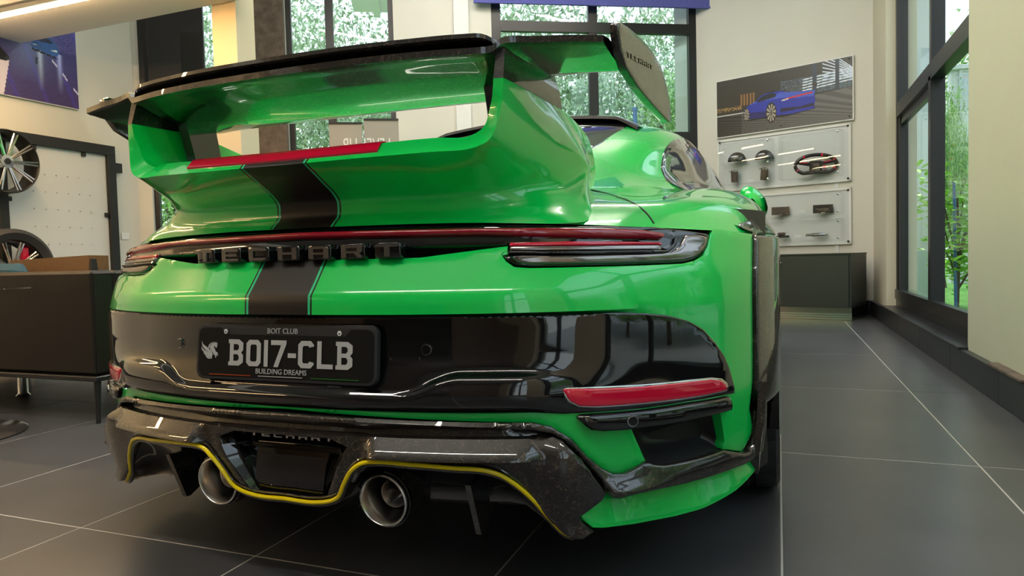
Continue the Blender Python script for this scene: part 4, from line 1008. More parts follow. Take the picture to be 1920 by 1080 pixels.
# pinline, lower black bead
def along(S, line, off, dz=0):
    out = []
    for a, z in line:
        p = np.array(fm(S)(a, z)); q = _u([fm(S)(a+1e-3, z)[i]-p[i] for i in range(3)]); n = np.cross(q, [0, 0, 1]); n = _u(n); n = n if n[1] < 0 else -n
        out.append(p+n*off+[0, 0, dz])
    return out
yfull = [(-a, z) for a, z in yl[::-1]]+[(a, z) for a, z in yl[1:]]
MB().tube(along(S_dif, yfull, .009), .0043, 8).build('yellow_pinline', M['yellow'], car)
MB().tube(along(S_dif, [(a, z) for a, z in yfull], .002, -.006), .0052, 8).build('diffuser_bead', M['carbon'], car)
MB().tube(along(S_dif, [(a*1.0, z+.0095) for a, z in yfull], .005), .0022, 6).build('diffuser_rib', M['carbon'], car)
text_path = 'TECHART'
# tunnels: roof panels receding forward above each pair of tips
for s in (1, -1):
    G = []
    for k in range(7):
        t = k/6; row = []
        for j in range(17):
            x = j/16; u = .11+.47*x; zt = np.interp(u2a(u), [p[0] for p in yl[10:]], [p[1] for p in yl[10:]]) if True else .3
            zt = min(zt, .316); zb = max(.15, min(zt, .30)-.115)
            row.append((s*u, S_dif(u, .3)+.02+.11*math.sin(t*pi/2*.9), zt-.004-(zt-zb)*t*.85))
        G.append(row)
    MB().grid(G).build('diffuser_tunnel', M['gloss'], car)
# underbody
ub = MB()
for k, (Y, hw, z0, z1) in enumerate([(1.40, .60, .165, .24), (2.0, .60, .13, .3), (4.8, .80, .12, .3), (5.3, .72, .14, .3)]): ub.add([(-hw, Y, z0), (hw, Y, z0), (hw, Y, z1), (-hw, Y, z1)], [(0, 1, 2, 3)])
ub.f += [(4*k+i, 4*k+(i+1) % 4, 4*k+4+(i+1) % 4, 4*k+4+i) for k in range(3) for i in range(4)]
ub.build('underbody', M['matte'], car)
# fins
for u0, zt, Yt in ((-.385, .15, 1.245), (.385, .15, 1.245), (0, .175, 1.26)):
    big = u0 != 0; th = .006
    if big: prof_ = [(Yt-.045, .262), (Yt, .148), (Yt+.012, .147), (Yt+.13, .20), (Yt+.16, .25)]
    else: prof_ = [(Yt-.01, .200), (Yt+.01, .170), (Yt+.03, .168), (Yt+.10, .20)]
    mb = MB(); n = len(prof_); mb.add([(u0-th, y, z) for y, z in prof_]+[(u0+th, y, z) for y, z in prof_], [tuple(range(n)), tuple(range(2*n-1, n-1, -1))]+[(i, n+i, n+(i+1) % n, (i+1) % n) for i in range(n)])
    mb.build('diffuser_fin', M['carbon'] if big else M['matte'], car, False)
# exhaust tips
for s in (-1, 1):
    c = (s*.211, 1.176, .2235); ex = empty('x', (0, 0, 0)); bpy.data.objects.remove(ex)
    A = rotz(s*.0)@rotx(.06)
    o = MB().lathe([(.060, .20), (.0605, .03), (.0585, .012)], c, 'y', 56, ang=A).build('exhaust_tip', M['carbon'], car)
    MB().lathe([(.0585, .012), (.0585, .004), (.056, .003), (.0545, .012)], c, 'y', 56, ang=A).build('black_ring', M['gloss'], o)
    MB().lathe([(.0545, .014), (.0535, -.004), (.0505, -.0055), (.0490, -.004), (.0445, .025), (.0415, .045), (.041, .05)], c, 'y', 56, ang=A).build('flared_mouth', M['steel'], o, angle=60)
    MB().lathe([(.041, .05), (.0405, .14)], c, 'y', 56, ang=A).build('tip_sleeve', M['darksteel'], o)
    ci = (s*.211+.007, 1.176, .2235+.003)
    MB().lathe([(.0300, .14), (.0300, .030), (.0285, .0265), (.0262, .030), (.0260, .14)], ci, 'y', 40, ang=A).build('inner_pipe', M['steel'], o)
    MB().lathe([(0.0, .13), (.060, .13)], c, 'y', 40, ang=A).build('pipe_bottom', M['darksteel'], o)
# ---- light bar and lamp clusters
bar_top = tr([(700, 424), (890, 420.5), (1108, 423), (1228, 424), (1254, 428), (1280, 430), (1332, 438.5)], S_lamp)
bar_r = tr([(1332, 442), (1327.5, 460), (1318, 476), (1302, 487), (1280, 492), (1186, 496), (1060, 499), (992, 499), (969, 497), (954, 489), (943.5, 478), (954, 476), (954, 458), (793, 461)], S_lamp)
zt0, zb0 = bar_top[0][1], bar_r[-1][1]
l_half = [(0, zt0)]+bar_top[1:]+bar_r+[(0, zb0)]
lamp = patch('light_bar', full(l_half), fm(S_lamp), .012, M['gloss'], car, proud=-.002, rnd=.003, thick=.03)
red_u = tr([(700, 432), (900, 430), (1021, 429), (1137, 430), (1200, 432.5), (1241, 439), (1244, 444), (1238, 448), (1137, 446), (1021, 444), (900, 441), (700, 443)], S_lamp)
ru = [(0, red_u[0][1])]+red_u[1:-1]+[(0, red_u[-1][1])]
patch('red_light_strip', full(ru), fm(S_lamp), .009, M['redbar'], lamp, proud=.010, rnd=.006, thick=.02)
for f_ in (lambda p: p, mir):
    patch('lower_red_strip', f_(tr([(956, 456), (1060, 453.5), (1180, 454), (1238, 455), (1240, 458.5), (1100, 460), (956, 461.5)], S_lamp)), fm(S_lamp), .008, M['red'], lamp, proud=.004, rnd=.002, thick=.01)
    patch('reversing_light', f_(tr([(957, 462.5), (1100, 461.5), (1238, 460), (1240, 469), (1100, 470), (957, 470.5)], S_lamp)), fm(S_lamp), .008, M['clear'], lamp, proud=.004, rnd=.002, thick=.01)
    patch('indicator', f_(tr([(957, 481), (1060, 480), (1200, 477), (1256, 474), (1274, 462), (1284, 442), (1312, 441.5), (1326, 445), (1322, 460), (1313, 474), (1299, 484), (1279, 489), (1186, 493), (1060, 495.5), (992, 496), (970, 492)], S_lamp)), fm(S_lamp), .009, M['clear'], lamp, proud=.005, rnd=.005, thick=.02)
    patch('lens_divider', f_(tr([(951, 474), (1100, 473.5), (1245, 471.5), (1258, 462), (1262, 447), (1268, 447), (1265, 464), (1250, 475), (1100, 477.5), (953, 478)], S_lamp)), fm(S_lamp), .008, M['gloss'], lamp, proud=.007, rnd=.002, thick=.01)
# ---- lettering
GL = {'T': [[(0, .8), (1, .8), (1, 1), (0, 1)], [(.38, 0), (.62, 0), (.62, .8), (.38, .8)]],
      'E': [[(0, 0), (.24, 0), (.24, 1), (0, 1)], [(.24, .8), (1, .8), (1, 1), (.24, 1)], [(.24, .4), (.92, .4), (.92, .6), (.24, .6)], [(.24, 0), (1, 0), (1, .2), (.24, .2)]],
      'C': [[(0, .12), (.12, 0), (.24, .2), (.24, .8), (.12, 1), (0, .88)], [(.12, 1), (.24, .8), (1, .8), (1, .88), (.88, 1)], [(.12, 0), (.88, 0), (1, .12), (1, .2), (.24, .2)]],
      'H': [[(0, 0), (.24, 0), (.24, 1), (0, 1)], [(.76, 0), (1, 0), (1, 1), (.76, 1)], [(.24, .4), (.76, .4), (.76, .6), (.24, .6)]],
      'A': [[(0, 0), (.24, 0), (.24, .8), (.12, 1), (0, .85)], [(.76, 0), (1, 0), (1, .85), (.88, 1), (.76, .8)], [(.12, 1), (.24, .8), (.76, .8), (.88, 1)], [(.24, .33), (.76, .33), (.76, .5), (.24, .5)]],
      'R': [[(0, 0), (.24, 0), (.24, 1), (0, 1)], [(.24, .8), (1, .8), (1, .9), (.9, 1), (.24, 1)], [(.76, .5), (1, .5), (1, .8), (.76, .8)], [(.24, .36), (.9, .36), (1, .5), (.24, .53)], [(.62, .36), (.78, 0), (1, 0), (.84, .36)]]}
S_let = prof([(.60, 1.14), (.70, 1.178), (.74, 1.178), (.78, 1.20)])
aL = px2az(393, 476, S_let)[0]; aR = px2az(780, 467, S_let)[0]; span = (aR-aL)/2; wl = .047; hl = .0245; z0l = .708
for k, chn in enumerate('TECHART'):
    ac_ = -span+wl/2+(2*span-wl)*k/6
    blk = [(ac_-wl/2-.004, z0l-.003), (ac_+wl/2+.004, z0l-.003), (ac_+wl/2+.004, z0l+hl+.003), (ac_-wl/2-.004, z0l+hl+.003)]
    o = patch('badge_letter', blk, fm(S_let), .012, M['gloss'], car, proud=.0, rnd=.002, thick=.03)
    f = fm(S_let)
    def lf(x, y, h, ac_=ac_): p = f(ac_-wl/2+x*wl, z0l+y*hl); return (p[0], p[1]-.0005-h, p[2])
    poly_prism('letter_face', GL[chn], lf, .0035, M['letter'], o)
def band_letters(name, S, a0, a1, z0, h, mat, parent, dd, prot=.002):
    w_ = (a1-a0)/7*.72
    mb = MB()
    for k, chn in enumerate('TECHART'):
        ax = a0+(a1-a0-w_)*k/6
        for poly in GL[chn]:
            V = []
            for hh in (0, prot): V += [(lambda p: (p[0], p[1]+dd-hh, p[2]))(fm(S)(ax+x*w_, z0+y*h)) for x, y in poly]
            n = len(poly); mb.add(V, [tuple(range(n, 2*n))]+[(i, (i+1) % n, n+(i+1) % n, n+i) for i in range(n)])
    return mb.build(name, mat, parent, False)
band_letters('diffuser_lettering', S_dif, -.10, .11, .3385, .011, M['chrome'], car, .030, .003)
# ---- number plate
def lp_map(x, y, h=0):   # plate coordinates in metres from its centre
    return (x, 1.150-h+.10*y, .5165+y)
plf = lambda a, z: lp_map(a, z)
def rrect(w_, h_, r, n=6, cx=0, cy=0):
    P = []
    for (sx_, sy_, a0) in ((1, 1, 0), (-1, 1, pi/2), (-1, -1, pi), (1, -1, 1.5*pi)):
        for k in range(n+1): a = a0+pi/2*k/n; P.append((cx+sx_*(w_/2-r)+r*math.cos(a), cy+sy_*(h_/2-r)+r*math.sin(a)))
    return P
pl = patch('number_plate', rrect(.452, .118, .020), plf, .02, M['plate_frame'], car, proud=.004, rnd=.002, thick=.012)
pl['label'] = 'dark grey number plate in a frame with silver characters'
inn = [(-.1515+.0, .0535-.006), (-.138, .0315), (.150, .0315), (.163, .0475)]
inner = rrect(.438, .104, .016)
q = [p for p in inner if p[1] < .03]
inner = [(-.219, .036), (-.216, .045), (-.206, .050), (-.160, .050), (-.147, .036), (.153, .036), (.166, .050), (.206, .050), (.216, .045), (.219, .036)]+[p for p in rrect(.438, .104, .016) if p[1] < -.02 and p[0] > 0][::-1]+[p for p in rrect(.438, .104, .016) if p[1] < -.02 and p[0] <= 0][::-1]
inner = sorted(inner, key=lambda p: 0)
patch('plate_field', [p for p in inner], plf, .02, M['plate'], pl, proud=.0048, rnd=0, thick=.002)
PG = {'B': ([[(-.02, 0), (.72, 0), (1, .13), (1, .40), (.86, .5), (1, .6), (1, .87), (.72, 1), (-.02, 1), (-.02, .85), (.07, .85), (.07, .15), (-.02, .15)]], [[(.33, .18), (.6, .18), (.7, .25), (.7, .36), (.6, .43), (.33, .43)], [(.33, .58), (.6, .58), (.7, .65), (.7, .76), (.6, .82), (.33, .82)]]),
      'O': ([[(.2, 0), (.8, 0), (1, .14), (1, .86), (.8, 1), (.2, 1), (0, .86), (0, .14)]], [[(.35, .18), (.65, .18), (.72, .24), (.72, .76), (.65, .82), (.35, .82), (.28, .76), (.28, .24)]]),
      'I': ([[(.36, 0), (.64, 0), (.64, 1), (.36, 1)]], []),
      '7': ([[(0, 1), (1, 1), (1, .86), (.47, 0), (.18, 0), (.66, .82), (0, .82)]], []),
      '-': ([[(.1, .36), (.9, .36), (.9, .53), (.1, .53)]], []),
      'C': ([[(.2, 0), (.8, 0), (1, .14), (.99, .21), (.72, .25), (.72, .24), (.65, .18), (.35, .18), (.28, .24), (.28, .76), (.35, .82), (.65, .82), (.70, .76), (.99, .80), (1, .86), (.8, 1), (.2, 1), (0, .86), (0, .14)]], []),
      'L': ([[(0, 0), (1, 0), (1, .17), (.28, .17), (.28, 1), (0, 1)]], [])}
def plate_glyph(chn, x0, y0, w_, h_):
    outer, holes = PG[chn]; loops = [outer[0]]+holes; pts = [Vector((x, y)) for L in loops for x, y in L]; ed = []; n = 0
    for L in loops: ed += [(n+i, n+(i+1) % len(L)) for i in range(len(L))]; n += len(L)
    vs, es, fs, *_ = geometry.delaunay_2d_cdt(pts, ed, [], 0, 1e-6); V2 = np.array([tuple(v) for v in vs]); T = [f for f in fs if len(f) == 3]; keep = []
    for f in T:
        c = V2[f].mean(0)[None]
        if inpoly(c, loops[0])[0] and not any(inpoly(c, H)[0] for H in holes): keep.append(f)
    return mk('plate_character', [lp_map(x0+x*w_, y0+y*h_, .0062) for x, y in V2], keep, M['plate_letter'], pl, False)
for chn, xa, xb in (('B', 440, 582), ('O', 613, 754), ('I', 735, 870), ('7', 850, 995), ('-', 1000, 1095), ('C', 1105, 1248), ('L', 1277, 1418), ('B', 1445, 1588)):
    k = .452/1690; plate_glyph(chn, (xa-946)*k, -.028, (xb-xa)*k, .0545)
text_mesh('plate_lettering', 'BOIT CLUB', .0155, M['plate_letter'], pl, lambda x, y, z: lp_map(x+.0015, y+.0400, .0055+z), .0004)
text_mesh('plate_lettering', 'BUILDING DREAMS', .0150, M['plate_letter'], pl, lambda x, y, z: lp_map(x, y-.0425, .0062+z), .0004)
for x0, x1, mt in ((-.187, -.077, pm('orange_line', (.45, .06, .01), .5)), (-.057, .054, M['plate_letter']), (.075, .187, pm('green_line', (.01, .14, .015), .5))):
    MB().box(lp_map(x0, -.0485, .0068), lp_map(x1, -.0470, .0056)).build('plate_line', mt, pl, False)
for x in (-.144, .141):
    mb = MB(); mb.add([lp_map(x+.0056*math.cos(a), .0430+.0056*math.sin(a), .0072) for a in np.linspace(0, 2*pi, 6, False)], [tuple(range(6))]); o = mb.build('plate_screw', M['white'], pl, False)
    mb = MB(); mb.add([lp_map(x+dx, .0430+dy, .0075) for dx, dy in ((-.0032, .0015), (.0005, -.0005), (.003, .002), (.001, -.003), (-.002, -.002))], [(0, 1, 2, 3, 4)]); mb.build('screw_mark', M['plate'], pl, False)
hk = .452/1690; hx = lambda x, y: ((x-946)*hk, (345-y)*hk)
wings = [[(160, 265), (175, 290), (215, 312), (262, 345), (280, 372), (235, 350), (195, 330), (168, 305)], [(157, 312), (185, 335), (230, 350), (270, 368), (276, 380), (235, 372), (190, 355), (165, 335)],
         [(178, 352), (215, 366), (272, 380), (272, 390), (240, 390), (200, 376)], [(205, 380), (240, 392), (273, 393), (270, 401), (235, 404), (215, 395)],
         [(245, 315), (258, 292), (285, 276), (308, 273), (322, 280), (320, 305), (314, 318), (304, 314), (300, 303), (290, 300), (288, 315), (300, 330), (305, 345), (325, 352), (328, 368), (318, 375), (312, 392), (304, 393), (306, 378), (292, 372), (275, 352), (255, 335)],
         [(228, 318), (235, 295), (258, 277), (300, 268), (262, 283), (246, 300), (240, 322)], [(318, 378), (330, 366), (336, 378), (330, 372)]]
poly_prism('plate_emblem', [[hx(*p) for p in w_] for w_ in wings], lambda x, y, h: lp_map(x, y-.000, .0058+h), .0006, M['plate_letter'], pl)
# ---- upper body shell: rows from the lamp line forward, columns from the centre out
def Sg(u, z, w_=None): return SIDEf(u, z)
SIDEf = prof(SIDE)
ROWS = [
 [(0, .775), (.25, .774), (.42, .770), (.55, .764), (.66, .757), (.78, .749), (.86, .744), (.905, .741)],
 [(0, 1.30, .800), (.25, 1.31, .800), (.42, 1.35, .800), (.55, 1.41, .803), (.66, 1.47, .803), (.775, 1.56, .802), (.86, 1.70, .795), (.918, 1.84, .738)],
 [(0, 1.50, .845), (.25, 1.50, .845), (.42, 1.51, .84), (.55, 1.57, .838), (.655, 1.65, .832), (.77, 1.76, .842), (.865, 1.86, .828), (.938, 1.96, .736)],
 [(0, 1.80, .94), (.25, 1.80, .935), (.42, 1.80, .905), (.53, 1.80, .873), (.64, 1.86, .853), (.765, 1.95, .874), (.875, 2.02, .845), (.945, 2.08, .735)],
 [(0, 2.15, 1.075), (.25, 2.15, 1.065), (.38, 2.15, 1.03), (.50, 2.15, .965), (.62, 2.17, .893), (.755, 2.2, .888), (.88, 2.22, .85), (.948, 2.24, .735)],
 [(0, 2.5, 1.185), (.25, 2.5, 1.172), (.405, 2.5, 1.145), (.535, 2.5, 1.085), (.648, 2.5, .925), (.75, 2.5, .895), (.875, 2.5, .852), (.942, 2.5, .735)],
 [(0, 2.85, 1.262), (.25, 2.85, 1.25), (.44, 2.85, 1.222), (.568, 2.85, 1.165), (.685, 2.85, .945), (.755, 2.85, .905), (.868, 2.85, .855), (.930, 2.85, .735)],
 [(0, 3.3, 1.295), (.25, 3.3, 1.285), (.45, 3.3, 1.26), (.585, 3.3, 1.195), (.715, 3.3, .957), (.77, 3.3, .915), (.855, 3.3, .862), (.915, 3.3, .735)],
 [(0, 3.75, 1.275), (.25, 3.75, 1.265), (.45, 3.75, 1.24), (.585, 3.75, 1.17), (.735, 3.75, .96), (.78, 3.75, .92), (.855, 3.75, .862), (.912, 3.75, .735)],
 [(0, 4.1, 1.13), (.25, 4.1, 1.12), (.45, 4.08, 1.09), (.58, 4.05, 1.04), (.745, 4.05, .955), (.79, 4.05, .92), (.86, 4.05, .865), (.915, 4.05, .735)],
 [(0, 4.38, .965), (.25, 4.38, .965), (.47, 4.35, .955), (.61, 4.33, .945), (.75, 4.33, .925), (.80, 4.33, .905), (.87, 4.33, .86), (.92, 4.33, .735)],
 [(0, 4.75, .86), (.25, 4.75, .86), (.47, 4.75, .86), (.61, 4.75, .89), (.73, 4.75, .905), (.80, 4.75, .88), (.87, 4.75, .82), (.925, 4.75, .74)],
 [(0, 5.3, .70), (.25, 5.3, .70), (.47, 5.27, .72), (.61, 5.22, .75), (.72, 5.2, .755), (.79, 5.17, .72), (.85, 5.15, .65), (.90, 5.1, .56)],
 [(0, 5.62, .48), (.25, 5.6, .48), (.45, 5.55, .49), (.58, 5.5, .5), (.69, 5.44, .5), (.76, 5.38, .48), (.83, 5.3, .43), (.875, 5.25, .38)],
 [(0, 5.66, .20), (.25, 5.64, .20), (.45, 5.58, .20), (.58, 5.52, .20), (.69, 5.45, .20), (.76, 5.38, .20), (.83, 5.3, .20), (.875, 5.25, .2)]]
ctrl = []
for k, row in enumerate(ROWS):
    r2 = [np.array((p[0], SIDEf(p[0], p[1])+.004, p[1])) if len(p) == 2 else np.array(p) for p in row]
    ctrl.append([np.array([-p[0], p[1], p[2]]) for p in r2[:0:-1]]+r2)
Gs = surf(ctrl, 110, 90)
shell = MB().grid(Gs[::-1]).build('upper_body', M['green_plain'], car, True, 60)
dg = bpy.context.evaluated_depsgraph_get()
def bvh_of(G):
    V = [Vector(p) for r in G for p in r]; nr, nc = G.shape[:2]
    return BVHTree.FromPolygons(V, [(i*nc+j, i*nc+j+1, (i+1)*nc+j+1, (i+1)*nc+j) for i in range(nr-1) for j in range(nc-1)])
BS = bvh_of(Gs)
def hit_px(px, py):
    d = ray(px, py); h = BS.ray_cast(Vector(ORG), Vector(_u(d))); return np.array(h[0]) if h[0] else None
def side_map(s):
    def f(y, z):
        h = BS.ray_cast(Vector((s*2.5, y, z)), Vector((-s, 0, 0)))
        if h[0] is None: h = (BS.find_nearest(Vector((s*.7, y, z)))[0],)
        return tuple(h[0])
    return f
def top_map(x, y):
    h = BS.ray_cast(Vector((x, y, 3)), Vector((0, 0, -1)))
    return tuple(h[0]) if h[0] else (x, y, 1)
# side windows (outline in side view: Y, z)
sw_out = [(2.40, .955), (2.45, .925), (2.60, .940), (3.0, .965), (3.5, .980), (4.02, .985), (4.05, 1.0), (3.92, 1.08), (3.72, 1.15), (3.45, 1.175), (3.15, 1.18), (2.85, 1.145), (2.66, 1.10), (2.50, 1.035), (2.42, .985)]
sw_o = smooth_line(sw_out+[sw_out[0]], 4)[:-1]
cen_ = sw_o.mean(0)
for s in (1, -1):
    f = side_map(s); fl_ = (s < 0)
    sm_ = 'side_window_surround'
    o = patch(sm_, [tuple(cen_+(p-cen_)*[1.02, 1.10]) for p in sw_o], f, .03, M['gloss'], car, proud=.003, rnd=.004, thick=.01, flip=not (s > 0))
    patch('side_glass', [tuple(cen_+(p-cen_)*[.985, .88]) for p in sw_o], f, .03, M['tint'], o, proud=.005, rnd=.003, thick=.006, flip=not (s > 0))
rw = [(0, 1.92), (.30, 1.93), (.365, 2.0), (.40, 2.3), (.415, 2.6), (.40, 2.80), (.30, 2.84), (0, 2.86)]
rwf = full(rw)
o = patch('rear_window', rwf, top_map, .035, M['tint'], car, proud=.003, rnd=.004, thick=.01)
wsf = full([(0, 3.86), (.45, 3.84), (.54, 3.83), (.60, 4.24), (.40, 4.32), (0, 4.34)])
patch('windscreen', wsf, top_map, .05, M['tint'], car, proud=.003, rnd=.004, thick=.01)
# roof-edge spoiler above the rear window
G = []
for k in range(41):
    u = -.46+.92*k/40; e = abs(u)/.46; Y = 2.74-.42*max(0, e-.72)**1.3-.02*e; zb = top_map(u, Y)[2]
    h = .026*(1-max(0, e-.8)/.2*.7); G.append([(u, Y+.12, top_map(u, Y+.12)[2]+.002), (u, Y+.02, top_map(u, Y+.02)[2]+h+.006), (u, Y-.02, zb+h), (u, Y-.025, zb+h-.012), (u, Y+.02, top_map(u, Y+.02)[2]+.001)])
MB().grid([r[::-1] for r in G]).build('roof_edge_spoiler', M['carbon'], car, angle=50)
# decklid shut line
def on_shell(x, y, up=.0015): p = top_map(x, y); return (p[0], p[1], p[2]+up)
for s in (1, -1):
    ln = smooth_line([hit_px(*p) for p in [(1108, 356), (1130, 361), (1160, 370), (1185, 380), (1205, 393), (1218, 407), (1226, 419)]], 5)
    MB().tube([(s*x, y, z) for x, y, z in ln], .0020, 6).build('shut_line', M['matte'], car)
    ln = smooth_line([(.715, 1.395), (.76, 1.45), (.82, 1.56), (.87, 1.68), (.905, 1.78)], 4)
# body sides with wheel arches
for s in (1, -1):
    G = []
    for Y in np.r_[np.linspace(1.95, 4.95, 61)]:
        ut = np.interp(Y, [1.9, 2.24, 2.85, 3.3, 4.1, 4.75, 5.2], [.936, .948, .930, .915, .915, .925, .89]); row = []
        zlow = .16
        for cy, cr in ((2.20, .365), (4.65, .355)):
            if abs(Y-cy) < cr: zlow = max(zlow, .34+math.sqrt(cr**2-(Y-cy)**2))
        for t in np.linspace(0, 1, 8): z = .737+(zlow-.737)*t; row.append((s*(ut-.02*max(0, (.5-z))*1.2), Y, z))
        G.append(row)
    MB().grid(G if s < 0 else G[::-1]).build('body_side', M['green_plain'], car, angle=70)
    a0 = np.linspace(-.25, pi+.25, 40); mb = MB(); G = []
    for a in a0:
        y = 2.20-.375*math.cos(a); z = .34+.375*math.sin(a)
        G.append([(s*.90, 2.20-.36*math.cos(a), .34+.36*math.sin(a)), (s*.950, 2.20-.362*math.cos(a), .34+.362*math.sin(a)), (s*.953, y-.0, z+.0), (s*.948, 2.20-.40*math.cos(a), .34+.40*math.sin(a))])
    MB().grid(G if s > 0 else [g[::-1] for g in G]).build('arch_lip', M['gloss'], car, angle=60)
    w1 = MB(); G = [[(s*x, 2.20-.372*math.cos(a), .34+.372*math.sin(a)) for x in (.60, .90)] for a in np.linspace(-.4, pi+.4, 24)]; w1.grid(G).build('wheel_liner', M['matte'], car)
# forged carbon flare on the rear arch edge
for s in (1, -1):
    fA = fm(SIDEf)
    a_ = lambda u: s*u2a(u)
    patch('arch_flare', [(a_(.8985), .735), (a_(.8985), .40), (a_(.905), .36), (a_(.942), .36), (a_(.9445), .45), (a_(.9448), .62), (a_(.944), .735)], fA, .012, M['carbon'], car, proud=.008, rnd=.005, thick=.02)
    patch('arch_flare_top', [(1.605, .742), (1.64, .762), (1.76, .776), (1.90, .783), (2.04, .778), (2.05, .742)], side_map(s), .03, M['carbon'], car, proud=.006, rnd=.004, thick=.012, flip=not (s > 0))
    # upright carbon blade standing beside the tyre
    bl = [(1.60, .21), (1.57, .26), (1.575, .34), (1.60, .415), (1.64, .43), (1.68, .40), (1.69, .30), (1.68, .22)]
    mb = MB(); n = len(bl); ub_ = lambda z: .897+.018*sm(z, .22, .40)
    mb.add([(s*(ub_(z)-.008), y, z) for y, z in bl]+[(s*(ub_(z)+.008), y, z) for y, z in bl], [tuple(range(n)), tuple(range(2*n-1, n-1, -1))]+[(i, (i+1) % n, n+(i+1) % n, n+i) for i in range(n)])
    o = mb.build('side_blade', M['carbon'], car, True, 30)
# ---- ducktail
def CU(u): return cfun(u)
def cc(u, Y0, z): return (u, Y0+cfun(u), z)
half = []
for u in (0, .12, .24, .34):
    zr = .006*(u/.34)**2; q = (u/.34)**2
    half.append([cc(u, 1.42, .86), cc(u, 1.26, .885), cc(u, 1.186, .919+zr), cc(u, 1.168, .926+zr), cc(u, 1.139, .8965+zr*.8), cc(u*1.01, 1.188, .870), cc(u*1.02, 1.236, .842), cc(u*1.03, 1.250, .824), cc(u*1.06, 1.248, .798), cc(u*1.10, 1.232, .783), cc(u*1.14, 1.222, .774-.003*q)])
half.append([(.34, 1.44, .875), (.375, 1.29, .90), (.390, 1.232, .925), (.398, 1.214, .932), (.418, 1.188, .905), (.432, 1.245, .882), (.452, 1.310, .856), (.470, 1.335, .834), (.505, 1.335, .806), (.530, 1.315, .782), (.548, 1.308, .7645)])
half.append([(.37, 1.46, .90), (.412, 1.32, .930), (.426, 1.240, .944), (.433, 1.218, .950), (.455, 1.200, .925), (.478, 1.29, .902), (.510, 1.375, .872), (.528, 1.415, .848), (.570, 1.41, .812), (.602, 1.395, .784), (.620, 1.385, .7605)])
half.append([(.385, 1.48, .93), (.430, 1.33, .962), (.441, 1.245, .976), (.4465, 1.216, .984), (.468, 1.209, .970), (.488, 1.295, .950), (.520, 1.395, .918), (.552, 1.490, .885), (.592, 1.49, .836), (.640, 1.48, .795), (.665, 1.455, .7575)])
half.append([(.392, 1.50, .965), (.438, 1.35, 1.005), (.449, 1.24, 1.010), (.4545, 1.211, 1.012), (.4735, 1.213, 1.008), (.486, 1.295, .995), (.510, 1.40, .970), (.548, 1.52, .925), (.575, 1.60, .878), (.615, 1.62, .848), (.650, 1.60, .825)])
half.append([(.395, 1.52, .99), (.440, 1.36, 1.033), (.451, 1.245, 1.034), (.457, 1.210, 1.035), (.475, 1.215, 1.035), (.482, 1.295, 1.034), (.490, 1.39, 1.031), (.502, 1.495, 1.026), (.535, 1.60, .975), (.528, 1.69, .915), (.505, 1.76, .88)])
h5, h6, h7 = hit_px(1104, 413), hit_px(1109, 390), hit_px(1105, 357)
for r_i, hh in ((5, h5), (6, h6), (7, h7)):
    half[r_i][-1] = tuple(hh); a_ = np.array(half[r_i][-4]); half[r_i][-3] = tuple(a_*.62+hh*.38+[0, 0, -.004]); half[r_i][-2] = tuple(a_*.28+hh*.72+[0, 0, -.004])
half = [[np.array(p) for p in r] for r in half]
rowsD = [[p*[-1, 1, 1] for p in r] for r in half[:0:-1]]+half
Gd = surf(rowsD, 96, 70, (3, 4))
MB().grid(Gd).build('ducktail', M['green'], car, True, 40)
BD = bvh_of(Gd)
# inner side walls of the uprights and the floor between them
for s in (1, -1):
    G = [[(s*.4585, 1.214, 1.0345), (s*.452, 1.25, 1.034), (s*.47, 1.48, 1.028)], [(s*.456, 1.215, .985), (s*.450, 1.26, .985), (s*.45, 1.55, .95)], [(s*.445, 1.225, .945), (s*.437, 1.28, .93), (s*.44, 1.60, .87)]]
    MB().grid(G if s < 0 else [g[::-1] for g in G]).build('upright_inner', M['green_plain'], car)
# high brake light on the lip
def dt_at(u, Y, up=0):
    h = BD.ray_cast(Vector((u, Y, .96)), Vector((0, 0, -1)), .3); z = h[0].z if h[0] else .9; return (u, Y, z+up)
G = []
for k in range(49):
    u = -.243+.478*k/48; Y0 = 1.131+cfun(u)
    zr = .006*(u/.34)**2; b0 = np.array([u, Y0+.037, .926+zr]); b1 = np.array([u, Y0+.008, .8965+zr]); nb = np.array([0, -.70, .71])
    G.append([b0+[0, .012, -.006], b0+[0, .010, .004], b0+nb*.0035, b0+(b1-b0)*.35+nb*.0042, b0+(b1-b0)*.66+nb*.0035, b0+(b1-b0)*.70-nb*.002])
G = [[g for g in r] for r in G]
MB().grid(G).build('high_brake_light', M['red'], car, angle=60)
# ---- wing
WT = 1.105     # trailing edge at the centre line, before plan sweep
def wsec(u, Yt, zt, chord, drop, th):
    if u > .48:
        c = (CU(u) if u < .5 else CU(.5)+.10*(u-.5)); Y = Yt+c; k_ = chord
        return [(u, Y, zt+.0005), (u, Y-.001, zt-.012), (u, Y+.02, zt-.015), (u, Y+k_*.3, zt-.019), (u, Y+k_*.62, zt-.022), (u, Y+k_*.88, zt-.022), (u, Y+k_, zt-.014), (u, Y+k_*.93, zt-.004), (u, Y+k_*.6, zt+.006), (u, Y+k_*.25, zt+.006), (u, Y, zt+.0005)]
    c = CU(min(u, .5))*1.0 if u < .5 else CU(.5)+.10*(u-.5)
    Y = Yt+c
    return [(u, Y, zt+.0005), (u, Y-.001, zt-.012), (u, Y+.02, zt-.017), (u, Y+chord*.3, zt-.030-drop*.5), (u, Y+chord*.62, zt-.040-drop*.95), (u, Y+chord*.88, zt-.036-drop*1.05),
            (u, Y+chord, zt-.022-drop), (u, Y+chord*.93, zt-.006-drop*.85), (u, Y+chord*.6, zt+.006-drop*.3), (u, Y+chord*.25, zt+.006), (u, Y, zt+.0005)]
